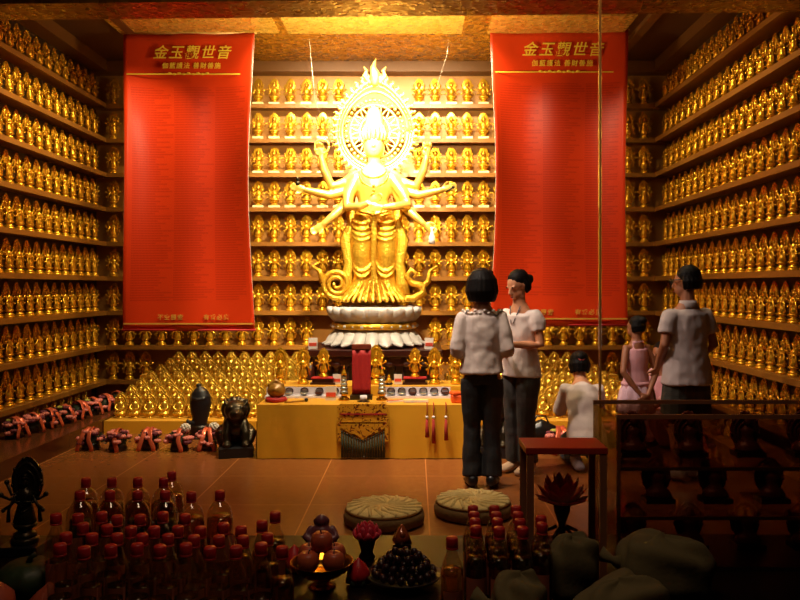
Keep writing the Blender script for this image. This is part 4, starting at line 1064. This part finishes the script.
# guardian lions
def lion(x, y, rz, lab):
    t = thing('guardian_lion', lab, 'statue', (x, y, 0), rz, 'guardian lions')
    MB().box((0, 0, .045), (.3, .38, .09)).obj('base', M['black_stone'], t, bevel=.006)
    b = MB()
    b.tube([(0, .13, .16), (0, .08, .24), (0, .0, .32), (0, -.05, .36)], [(.115, .1), (.12, .12), (.1, .095), (.08, .08)], 14, round_ends=True)
    b.ball((0, -.02, .25), (.115, .105, .10), 14, 10)
    b.ball((0, -.06, .40), (.105, .1, .09), 14, 10); b.ball((0, -.145, .375), (.065, .06, .05), 12, 8); b.ball((0, -.19, .39), (.026, .02, .016), 8, 6)
    b.box((0, -.15, .345), (.09, .07, .02))
    for q in (-1, 1):
        b.tube([(q * .07, -.06, .28), (q * .08, -.12, .2), (q * .08, -.13, .12)], [.045, .038, .034], 10, round_ends=True); b.ball((q * .08, -.15, .11), (.042, .055, .03), 10, 6)
        b.tube([(q * .1, .1, .2), (q * .135, .02, .17), (q * .12, -.03, .12)], [.06, .055, .04], 10, round_ends=True)
        b.ball((q * .045, -.13, .435), (.024, .02, .018), 8, 6); b.tube([(q * .075, -.05, .46), (q * .1, -.05, .49), (q * .09, -.07, .46)], .016, 6, round_ends=True)
    for k in range(14):
        a = 2 * PI * k / 14; b.ball((.1 * math.cos(a), .0 + .01 * math.sin(a), .40 + .085 * math.sin(a)), .032, 8, 6)
    b.tube([(0, .16, .14), (0, .2, .25), (0, .16, .34)], [.03, .035, .02], 8, round_ends=True)
    b.obj('body', M['bronze'], t, remesh=.009, smooth=1)
lion(wx(235, 6.92), 6.95, .25, 'dark bronze guardian lion on a black base, left of the yellow table')
lion(wx(497, 6.92), 6.95, -.25, 'dark bronze guardian lion on a black base behind the two standing women')
# black hooded figure
t = thing('black_figure', 'smooth black stone hooded figure on the low step among the flowers', 'statue', (wx(196, 7.55), 7.70, 0), 0)
MB().lathe([(.1, 0), (.11, .03), (.1, .11), (.09, .13)], 18).obj('pedestal', M['dark_wood'], t)
b = MB(); b.tube([(0, 0, .12), (0, 0, .15), (0, 0, .2), (.002, 0, .27), (.004, 0, .34), (.002, 0, .41), (-.004, 0, .46), (-.01, 0, .49), (-.014, 0, .505)], [(.07, .06), (.068, .06), (.08, .07), (.1, .08), (.108, .085), (.1, .08), (.075, .062), (.045, .04), (.02, .02)], 20, round_ends=True)
b.ball((-.014, 0, .515), .026, 10, 7)
b.tube([(-.07, -.06, .40), (-.01, -.088, .385), (.06, -.07, .395)], .01, 8, round_ends=True); b.tube([(-.06, -.03, .15), (-.1, -.04, .145), (-.115, -.03, .17)], [.035, .03, .02], 8, round_ends=True)
b.obj('body', M['black_stone'], t, remesh=.008, smooth=2)
# flower arrangements with ribbons
def flowers(x, y, rz, s, lab, group, seed, white=0, z=0):
    random.seed(seed)
    t = thing('flower_arrangement', lab, 'flowers', (x, y, z), rz, group)
    b = MB(); b.lathe([(.09 * s, 0), (.11 * s, .01), (.1 * s, .06), (.08 * s, .07)], 12); b.obj('basket', M['dark_wood'], t)
    b = MB()
    for k in range(46):
        a = random.uniform(0, 2 * PI); e = random.uniform(-.1, 1); r = .115 * s
        c = Vector((r * math.cos(a) * math.cos(e), r * math.sin(a) * math.cos(e), .10 * s + r * math.sin(e))); n = c - Vector((0, 0, .09 * s)); n.normalize(); u = n.orthogonal().normalized(); v = n.cross(u)
        L = .042 * s; b.add([c, c + (n * .5 + u * .35) * L, c + n * L * 1.1, c + (n * .5 - u * .35) * L, c + (n * .5 + v * .1) * L], [(0, 1, 4), (1, 2, 4), (2, 3, 4), (3, 0, 4)])
    b.ball((0, 0, .11 * s), .1 * s, 10, 7); b.obj('foliage', M['leaf'], t)
    for k in range(15):
        a = 2 * PI * k / 15 + random.uniform(-.3, .3); e = random.uniform(-.2, 1.2); r = .135 * s
        c = (r * math.cos(a) * math.cos(e), r * math.sin(a) * math.cos(e), .10 * s + r * math.sin(e)); b = MB(); q = random.uniform(.038, .052) * s
        for j in range(6): b.ball((c[0] + q * .6 * math.cos(j * PI / 3), c[1] + q * .6 * math.sin(j * PI / 3), c[2]), (q * .55, q * .55, q * .5), 6, 4)
        b.ball(c, q * .6, 6, 4); b.obj('blossom', M['purple' if k % 3 == 1 else 'green_flower' if k == 5 else 'pink'], t)
    if white:
        b = MB()
        for j in range(30):
            a = j * 2.4; e = math.asin(1 - 2 * (j + .5) / 30); b.ball((.05 + .05 * s * math.cos(a) * math.cos(e), .02 + .05 * s * math.sin(a) * math.cos(e), .265 * s + .04 * s * math.sin(e)), .018 * s, 6, 4)
        b.obj('white_chrysanthemum', M['white_flower'], t)
    b = MB()
    for dx, tw in ((.02, .03),) if seed % 2 else ((-.05, -.03), (.05, .04)):
        pts = [(dx + tw * 1.2, -.165, .008), (dx + tw, -.155, .05), (dx, -.152, .14), (dx * .6, -.09, .235), (dx * .3, 0, .265), (0, .09, .235), (0, .145, .12)]
        b.tube([tuple(q * s for q in p) for p in pts], [(.027 * s, .004)] * 7, 8)
    b.obj('ribbon', M['ribbon'], t)
fl = [(91, 0), (120, 0), (150, 0), (181, 1), (208, 1)]
for i, (X, wh) in enumerate(fl):
    flowers(wx(X, 7.15), 7.15 - .05 * (i % 2), .06 * (i - 2), .76, f'flower arrangement with orange ribbon before the left stepped stand, {ORD[i+1]} from the left', 'ribboned flowers in front of the left stand', 20 + i, wh)
for i in range(8):
    y = 6.93 + .25 * i
    flowers(XW + .36 + .035 * i, y, 1.2, .69, f'flower arrangement with orange ribbon on the ledge by the left wall, {ORD[i+1]} from the front', 'ribboned flowers along the left wall', 40 + i, z=.15)
for i, (X, y, w_) in enumerate(((560, 7.0, 'left of the kneeling visitor'), (611, 7.3, 'beyond the girl in pink'), (650, 7.62, 'beyond the crouching person'), (738, 6.8, 'by the right wall plinth'))):
    flowers(min(wx(X, y), XE - .64), y, 0, .9, f'flower arrangement with orange ribbon on the floor {w_}', 'ribboned flowers on the right side', 60 + i)
t = thing('handbag', 'black rounded handbag on the floor beside the kneeling visitor', 'bag', (wx(541, 7.3), 7.3, 0))
b = MB(); b.tube([(-.12, 0, .1), (0, 0, .13), (.12, 0, .1)], [(.07, .09), (.08, .125), (.07, .09)], 12, side=(0, 1, 0), round_ends=True); b.obj('body', M['leather'], t, remesh=.01)
MB().tube([(-.08, 0, .2), (-.04, 0, .28), (.04, 0, .28), (.08, 0, .2)], .008, 6).obj('strap', M['leather'], t)
# ------------------------------------------------------------------ the shop counter in front of the window
TZ = .40
t = thing('shop_counter', 'long low black lacquered counter crowded with oil bottles and offerings', 'counter', (.15, 2.78, 0))
MB().box((0, 0, TZ - .025), (4.3, 1.28, .05)).obj('worktop', M['table'], t, bevel=.006)
MB().box((0, .636, TZ - .03), (4.3, .012, .04)).obj('edge_trim', M['tabletrim'], t)
MB().box((0, .0, .19), (4.2, 1.18, .3)).obj('cabinet', M['dark_wood'], t)
MB().box((0, 0, .02), (4.1, 1.1, .04)).obj('kickboard', M['table'], t)
def make_bottle(name, R, H, lev, oil):
    t = thing(name, '', 'bottle'); k = H / .31
    out = [(R * .9, 0), (R, .008), (R, .19 * k), (R * .97, .205 * k), (R * .8, .232 * k), (R * .5, .258 * k), (.0145, .272 * k), (.014, .29 * k)]
    if R > .04: out = [(R * .9, 0), (R, .008), (R, .205 * k), (R * .96, .226 * k), (R * .84, .246 * k), (R * .62, .262 * k), (R * .34, .272 * k), (.0145, .278 * k), (.014, .29 * k)]
    bd = MB().lathe(out, 20).obj('bottle', M['bottle'], t)
    lv = lev * k
    ins = [(R * .86, .006), (R * .95, .012)] + [(r * .95, z) for r, z in out[2:] if z < lv]
    ins.append((ins[-1][0] if lv < .2 * k else R * .72, lv)); MB().lathe(ins, 20).obj('oil', M[oil], bd)
    b = MB(); b.lathe([(.0175, .280 * k), (.0185, .283 * k), (.0185, .306 * k), (.016, .31 * k)], 18, lobes=18, amp=.02); b.lathe([(.019, .274 * k), (.019, .279 * k)], 18); b.obj('cap', M['cap'], t)
    b = MB()
    b.grid(lambda u, v: (1.01 * R * math.sin((u - .5) * 2.2), -1.01 * R * math.cos((u - .5) * 2.2), (.06 + .09 * v) * k), 10, 2); b.obj('label', M['paper'], bd)
    return t
B_S = make_bottle('oil_bottle', .036, .31, .15, 'oil'); B_A = make_bottle('oil_bottle', .036, .31, .215, 'amber_oil'); B_L = make_bottle('large_oil_bottle', .05, .315, .205, 'oil'); B_X = make_bottle('large_oil_bottle', .05, .315, .22, 'amber_oil')
bused = set(); taken = []
def bottle(proto, X, Y, lab, group):
    H = .315 if proto in (B_L, B_X) else .31; R = .052 if H > .312 else .0375
    y = 778 * (1.49 - TZ - H) / (Y - 287); x = wx(X, y)
    for _ in range(60):            # bottles stand side by side without touching
        hit = False
        for (a, b_, r) in taken:
            dx, dy = x - a, y - b_; dd = math.hypot(dx, dy)
            if dd < r + R:
                q = (r + R - dd) + .001; dx, dy = (dx / dd, dy / dd) if dd > 1e-4 else (0, 1)
                x += dx * q; y += dy * q; hit = True
        if not hit: break
    taken.append((x, y, R))
    if proto.name not in bused:
        bused.add(proto.name); o = proto; tag(o, lab, 'bottle', group); o.location = (x, y, TZ)
    else: o = dup(proto, (x, y, TZ), 0, lab, group)
    o.rotation_euler[2] = random.uniform(-.6, .6)
random.seed(3)
for i, X in enumerate((86, 107, 126, 144, 163)): bottle(B_X, X, 478, f'large oil bottle, {ORD[i+1]} from the left in the back row of bottles', 'large bottles in the back row')
for i, X in enumerate((80, 110, 134, 157)): bottle(B_L, X, 491, f'large dark oil bottle, {ORD[i+1]} from the left in the second row', 'large bottles in the second row')
bottle(B_X, 188, 492, 'large oil bottle standing apart, left of the last big bottle of the row', 'pair of large bottles standing apart')
bottle(B_X, 215, 491, 'large oil bottle standing apart at the right end of the big bottles', 'pair of large bottles standing apart')
rows = [('third row', 514, (56, 76, 96, 117, 140, 163, 185)), ('fourth row', 525, (83, 107, 131, 153, 175, 197, 222)), ('fifth row', 534, (66, 92, 118, 143, 168, 194, 219, 241)), ('front row', 545, (60, 84, 109, 134, 159, 184, 210, 236, 257))]
for nm, Y, XS in rows:
    for i, X in enumerate(XS): bottle(B_S, X, Y + random.uniform(-2, 2), f'small dark oil bottle, {ORD[i+1]} from the left in the {nm} of bottles', f'small bottles in the {nm}')
for X, Y, lab in ((238, 526, 'oil bottle with red cap, outermost of the four beside the apples'), (275, 512, 'tallest-looking oil bottle behind the four beside the apples'), (262, 521, 'oil bottle with red cap, rear left of the four beside the apples'), (264, 534, 'oil bottle with red cap, middle of the four beside the apples'), (279, 546, 'oil bottle with red cap nearest the bowl of apples')):
    bottle(B_A, X, Y, lab, 'bottles beside the apples')
bottle(B_A, 452, 537, 'single amber oil bottle with red cap right of the dark grapes', 'single bottle by the grapes')
for c, (X, Ys) in enumerate(((473, (506, 511, 518, 526)), (494, (506, 511, 518, 527)), (516, (506, 512, 519, 527)), (541, (516, 523)))):
    for i, Y in enumerate(Ys): bottle(B_A, X + i, Y, f'amber oil bottle before the cushions, {ORD[i+1]} from the back in the {ORD[c+1]} file', 'bottles before the cushions')

# bronze statuette on a box at the counter's left end
t = thing('display_block', 'low black block under the dark bronze statuette at the left end of the counter', 'block', (wx(25, 3.2), 3.2, TZ)); MB().box((0, 0, .02), (.16, .14, .04)).obj('block', M['black_stone'], t, bevel=.004)
o = dup(P_ST, (wx(25, 3.2), 3.2, TZ + .04), .1, 'dark bronze many-armed statuette with round halo at the left end of the counter', 'bronze statuette on the counter', 1.02)
o.data = o.data.copy(); o.data.materials.clear(); o.data.materials.append(M['bronze'])
for c in o.children: c.data = c.data.copy(); c.data.materials.clear(); c.data.materials.append(M['bronze'])
# gourd and peaches at the near left corner
t = thing('green_gourd', 'dark green ribbed gourd at the near left corner of the counter', 'gourd', (wx(30, 2.75), 2.74, TZ))
MB().lathe([(.01, .0), (.07, .01), (.105, .05), (.1, .095), (.06, .125), (.012, .122)], 40, lobes=10, amp=.035).obj('body', M['gourd'], t); MB().tube([(0, 0, .12), (.01, 0, .14), (.025, 0, .15)], [.011, .008, .01], 7).obj('stem', M['leaf'], t)
def peach(name, x, y, z, r, m, lab, group, tall=1.25, leaf_=True):
    t = thing(name, lab, 'peach' if 'peach' in name else 'candle', (x, y, z), 0, group)
    b = MB(); b.lathe([(r * .3, 0), (r * .75, r * .18), (r, r * .75), (r * .93, r * 1.2), (r * .6, r * 1.75 * tall / 1.25), (r * .22, r * 2.1 * tall / 1.25), (r * .03, r * 2.3 * tall / 1.25)], 24); b.tube([(.0, -r * .62, r * 1.7), (0, -r * .98, r * 1.0), (0, -r * .9, r * .4)], r * .06, 6); b.obj('body', M[m], t)
    if leaf_:
        b = MB()
        for k in range(6):
            a = 2 * PI * k / 6; c, s_ = math.cos(a), math.sin(a); b.tube([(r * .4 * c, r * .4 * s_, r * .08), (r * .95 * c, r * .95 * s_, r * .3), (r * 1.08 * c, r * 1.08 * s_, r * .62)], [r * .2, r * .22, r * .03], 6)
        b.obj('leaves', M['leaf'], t)
    return t
peach('peach', wx(-6, 2.55), 2.54, TZ, .07, 'peach', 'orange peach at the far left end, left of the green gourd', 'peaches on the counter', 1.1, False)
peach('peach', wx(45, 2.5), 2.53, TZ, .065, 'peach', 'orange peach in front of the green gourd', 'peaches on the counter', 1.1, False)
peach('wax_peach_candle', wx(358.5, 2.85), 2.85, TZ, .043, 'wax_red', 'red peach-shaped wax candle between the apples and the grapes', 'peach-shaped candles')
peach('wax_peach_candle', wx(293, 2.95), 2.98, TZ, .045, 'wax_red', 'red peach-shaped wax candle behind the brass bowl of apples', 'peach-shaped candles')
# brass bowl with apples
bx_, by_ = wx(322, 2.83), 2.83
t = thing('brass_bowl', 'polished brass footed bowl holding five red apples', 'bowl', (bx_, by_, TZ))
MB().lathe([(.05, 0), (.052, .006), (.03, .014), (.026, .03), (.034, .036)], 28).obj('foot', M['brass'], t)
MB().lathe([(.03, .034), (.07, .045), (.1, .068), (.112, .094), (.114, .094), (.108, .09), (.095, .07), (.06, .052), (.01, .05)], 36).obj('bowl', M['brass'], t)
for i, (dx, dy, dz, lab) in enumerate(((-.046, -.038, .104, 'red apple at the front left of the brass bowl'), (.046, -.038, .105, 'red apple at the front right of the brass bowl'), (-.052, .042, .105, 'red apple at the rear left of the brass bowl'), (.042, .046, .105, 'red apple at the rear right of the brass bowl'), (-.002, .006, .162, 'red apple on top of the other four in the brass bowl'))):
    o = MB().lathe([(.012, -.03), (.026, -.033), (.038, -.016), (.041, .004), (.036, .024), (.024, .034), (.01, .031), (.003, .024)], 20, lobes=5, amp=.012).obj('apple', M['apple'], None, (bx_ + dx, by_ + dy, TZ + dz), i)
    MB().tube([(0, 0, .024), (.003, 0, .036), (.007, 0, .044)], .0022, 5).obj('stem', M['dark_wood'], o); tag(o, lab, 'apple', 'apples in the brass bowl')
# lotus candle
t = thing('lotus_candle', 'bright pink lotus-shaped candle on a dark cup at the back edge of the counter', 'candle', (wx(367, 3.12), 3.12, TZ))
MB().lathe([(.03, 0), (.034, .01), (.024, .03), (.036, .075), (.03, .08)], 18).obj('cup', M['dark_wood'], t)
b = MB()
for ring_, n, r0, r1, z1 in ((0, 9, .02, .056, .118), (1, 8, .016, .042, .138), (2, 6, .008, .024, .148)):
    for k in range(n):
        a = 2 * PI * (k + .5 * ring_) / n; c, s_ = math.cos(a), math.sin(a)
        b.tube([(r0 * c, r0 * s_, .078), ((r0 + r1) * .62 * c, (r0 + r1) * .62 * s_, .092), (r1 * c, r1 * s_, z1 - .012), (r1 * .92 * c, r1 * .92 * s_, z1)], [(.012, .006), (.018, .006), (.014, .005), (.003, .002)], 8, side=(-s_, c, 0))
b.ball((0, 0, .1), .02, 8, 6); b.obj('petals', M['wax_pink'], t)
# mauve laughing figure, amber pyramid
t = thing('mauve_figurine', 'round mauve seated figurine at the back edge behind the apples', 'figurine', (wx(321, 3.22), 3.24, TZ))
b = MB(); b.tube([(0, 0, .005), (0, 0, .03), (0, 0, .06), (0, 0, .09), (0, 0, .105)], [(.06, .045), (.068, .05), (.058, .045), (.04, .034), (.02, .02)], 16); b.ball((0, -.006, .12), (.028, .027, .026), 12, 9)
for q in (-1, 1): b.tube([(q * .05, -.02, .02), (q * .03, -.055, .018), (0, -.06, .02)], .018, 8, round_ends=True); b.tube([(q * .045, 0, .085), (q * .065, -.02, .055), (q * .035, -.05, .045)], .014, 8, round_ends=True); b.ball((q * .028, -.002, .116), (.007, .008, .014), 6, 5)
b.obj('body', M['mauve'], t, remesh=.005, smooth=1)
t = thing('amber_ornament', 'small amber pyramid ornament on a wooden foot at the back edge of the counter', 'ornament', (wx(402, 3.28), 3.28, TZ))
MB().box((0, 0, .008), (.075, .075, .016)).obj('foot', M['dark_wood'], t)
b = MB(); b.lathe([(.048, .016), (.034, .05), (.012, .082), (.002, .09)], 4, phase=PI / 4 + .3); b.ball((0, -.014, .05), .017, 10, 8); b.obj('pyramid', M['amber'], t)
# bowl of grapes
gx, gy = wx(404, 2.84), 2.86
t = thing('grape_dish', 'wide dark dish heaped with dark grapes right of the red peach candle', 'dish', (gx, gy, TZ))
MB().lathe([(.06, 0), (.08, .008), (.135, .03), (.142, .04), (.13, .036), (.05, .02)], 32).obj('dish', M['black_stone'], t)
random.seed(11); n = 0
for lay, (R_, cnt, z) in enumerate(((.108, 19, .048), (.072, 13, .052), (.03, 6, .055), (.085, 15, .077), (.045, 9, .082), (.055, 9, .104), (.012, 2, .112))):
    for k in range(cnt):
        a = 2 * PI * k / cnt + lay; n += 1
        o = MB().ball((0, 0, 0), (.0135, .0135, .016), 10, 8).obj('grape', M['grape'], None, (gx + R_ * math.cos(a), gy + R_ * math.sin(a), TZ + z)) if n == 1 else G0.copy()
        if n == 1: G0 = o
        else: COL.objects.link(o); o.location = (gx + R_ * math.cos(a), gy + R_ * math.sin(a), TZ + z)
        o.rotation_euler = (random.uniform(-.8, .8), random.uniform(-.8, .8), 0)
        tag(o, 'dark purple grape among the heap in the wide dark dish', 'grape', 'grapes in the dish')
# sacks
def sack(x, y, z, rz, L, W_, H_, lab, seed, tilt=0):
    random.seed(seed); t = thing('cloth_sack', lab, 'sack', (x, y, z), rz, 'sacks on the counter')
    ph = [random.uniform(0, 6) for _ in range(6)]
    b = MB(); nu, nv = 40, 24
    def P(u, v):
        a = 2 * PI * u; e = -PI / 2 + PI * v
        ce = math.copysign(abs(math.cos(e)) ** .6, math.cos(e)); se = math.copysign(abs(math.sin(e)) ** .8, math.sin(e))
        ca = math.copysign(abs(math.cos(a)) ** .72, math.cos(a)); sa = math.copysign(abs(math.sin(a)) ** .72, math.sin(a))
        w_ = 1 + .06 * math.sin(3 * a + ph[0]) + .05 * math.sin(5 * a + 4 * e + ph[1]) + .04 * math.sin(7 * e + 2 * a + ph[2])
        x, y, zz = L / 2 * ca * ce * w_, W_ / 2 * sa * ce * w_, H_ / 2 * se * w_
        return (x, y, max(-H_ * .46, zz + tilt * x) + H_ * .46)
    b.grid(P, nu, nv); b.obj('body', M['sack'], t)
    b = MB(); b.tube([(-L / 2 * .9, 0, H_ * .5), (-L / 2 - .02, 0, H_ * .55), (-L / 2 - .06, .01, H_ * .62)], [.03, .014, .03], 8); b.obj('tied_neck', M['sack'], t)
    return t
sack(wx(616, 2.4), 2.37, TZ, .3, .30, .2, .2, 'lumpy grey-green sack in front of the red-topped case, middle one', 5, .2)
sack(wx(520, 2.38), 2.37, TZ, -.2, .17, .2, .22, 'lumpy grey-green sack nearest the bottles before the cushions', 6, -.1)
sack(wx(573, 2.72), 2.74, TZ, .1, .18, .12, .22, 'lumpy grey-green sack under the red flower', 7, .15)
sack(wx(668, 2.7), 2.74, TZ, -.15, .32, .2, .22, 'largest lumpy grey-green sack, before the added tinted case', 8, -.05)
# glass case with the red flower
cx_, cy_ = wx(565.5, 2.88), 2.95
CW, CD, CH = .302, .2, .50
t = thing('flower_case', 'clear glass case with a red lacquer lid and brown posts around a red flower', 'display case', (cx_, cy_, TZ))
MB().box((0, 0, CH - .012), (CW, CD, .024)).obj('lid', M['red_lacquer'], t, bevel=.003)
for q in (-1, 1):
    for p in (-1, 1): MB().box((q * (CW / 2 - .017), p * (CD / 2 - .008), (CH - .026) / 2), (.026, .012, CH - .026)).obj('post', M['brown_frame'], t)
MB().box((0, 0, .01), (CW - .07, CD - .04, .02)).obj('base', M['brown_frame'], t)
MB().box((0, -CD / 2 + .004, .24), (CW - .07, .004, .44)).obj('glass_front', M['case_glass'], t)
t = thing('red_lotus_flower', 'spiky red artificial lotus flower on a dark curled stand inside the glass case', 'flower', (cx_, cy_ + .0, TZ + .022))
FZ = .05
b = MB(); b.lathe([(.05, 0), (.055, .01), (.02, .03), (.014, .12 + FZ), (.03, .17 + FZ), (.034, .2 + FZ), (.02, .21 + FZ)], 16)
for k in range(5):
    a = 2 * PI * k / 5 + .3; c, s_ = math.cos(a), math.sin(a); b.tube([(.02 * c, .02 * s_, .16), (.06 * c, .06 * s_, .14), (.075 * c, .075 * s_, .08), (.06 * c, .06 * s_, .05), (.045 * c, .045 * s_, .07)], [.008, .007, .006, .005, .003], 6)
b.obj('stand', M['bronze'], t)
b = MB()
for n_, r1, z1, ph in ((11, .10, .225, 0), (10, .092, .262, .3), (8, .065, .295, .1), (5, .03, .31, .5)):
    for k in range(n_):
        a = 2 * PI * k / n_ + ph; c, s_ = math.cos(a), math.sin(a)
        b.tube([(.015 * c, .015 * s_, .2 + FZ), (r1 * .55 * c, r1 * .55 * s_, .2 + FZ + (z1 - .2) * .35), (r1 * .85 * c, r1 * .85 * s_, .2 + FZ + (z1 - .2) * .75), (r1 * c, r1 * s_, z1 + FZ)], [(.012, .006), (.024, .006), (.018, .005), (.002, .002)], 8, side=(-s_, c, 0))
b.obj('petals', M['red_petal'], t)
# tinted case and figures added in place of dark reflections in the window
tx0, tx1 = wx(609, 3.1), 2.25
CW, CD, CH = tx1 - tx0, .40, .60; cy_ = 3.18
t = thing('reflection_case', 'added brown-tinted glass case standing in for dark window reflections, right end of the counter', 'display case', ((tx0 + tx1) / 2, cy_, TZ))
for q in (-1, 1):
    MB().box((0, q * (CD / 2 - .004), CH / 2), (CW, .006, CH - .03)).obj('tinted_pane', M['tinted'], t)
    MB().box((q * (CW / 2 - .004), 0, CH / 2), (.006, CD - .02, CH - .03)).obj('side_pane', M['tinted'], t)
for z in (.2, .39):
    MB().box((0, 0, z), (CW - .02, CD - .03, .008)).obj('glass_shelf', M['case_glass'], t)
    MB().box((0, -CD / 2 + .015, z), (CW - .02, .006, .014)).obj('shelf_edge', M['brown_frame'], t)
MB().box((0, 0, .008), (CW, CD, .016)).obj('base', M['dark_wood'], t)
b = MB(); b.box((0, -CD / 2 + .008, CH - .008), (CW, .016, .016)); b.box((0, CD / 2 - .008, CH - .008), (CW, .016, .016)); b.obj('top_rail', M['brown_frame'], t)
for q in (-1, 0, 1): MB().box((q * (CW / 2 - .008) * .999, -CD / 2 + .008, CH / 2), (.012, .014, CH - .03)).obj('post', M['brown_frame'], t)
def carved():
    b = MB(); b.lathe([(.05, .02), (.055, .03), (.045, .05), (.026, .065), (.026, .09), (.032, .105), (.012, .125)], 12, sy=.7); b.ball((0, -.004, .143), (.018, .018, .022), 8, 6)
    root = b.obj('reflection_figure', M['carved']); h_ = MB(); halo_relief(h_, .12, .16, .02, .03); h_.obj('halo', M['carved'], root); p = MB(); p.box((0, 0, .01), (.12, .08, .02)); p.obj('foot', M['dark_wood'], root); return root
c0 = carved(); n = 0
for lv, z in ((1, .0165), (2, .2045), (3, .3945)):
    for k in range(6):
        x = tx0 + .13 + .235 * k + (.1 if lv == 2 else 0)
        if x > 2.15: continue
        lab = f'carved figure standing in for a reflection, {ORD[k+1]} from the left on the {"bottom" if lv == 1 else "middle" if lv == 2 else "top"} level'
        n += 1
        if n == 1: c0.location = (x, cy_ + .03, TZ + z); tag(c0, lab, 'figurine', 'carved figures standing in for reflections')
        else: dup(c0, (x, cy_ + .03, TZ + z), 0, lab, 'carved figures standing in for reflections')
# trim on clothes and hair belongs to the garment it is sewn to
for root in [o for o in COL.objects if o.get('category') == 'person']:
    kids = {k.name.split('.')[0]: k for k in root.children}
    for a, hosts in (('frill_collar', ('blouse',)), ('collar', ('shirt',)), ('lanyard', ('blouse',)), ('hair_tie', ('hair',)), ('sash', ('skirt',))):
        for hname in hosts:
            if a in kids and hname in kids: kids[a].parent = kids[hname]
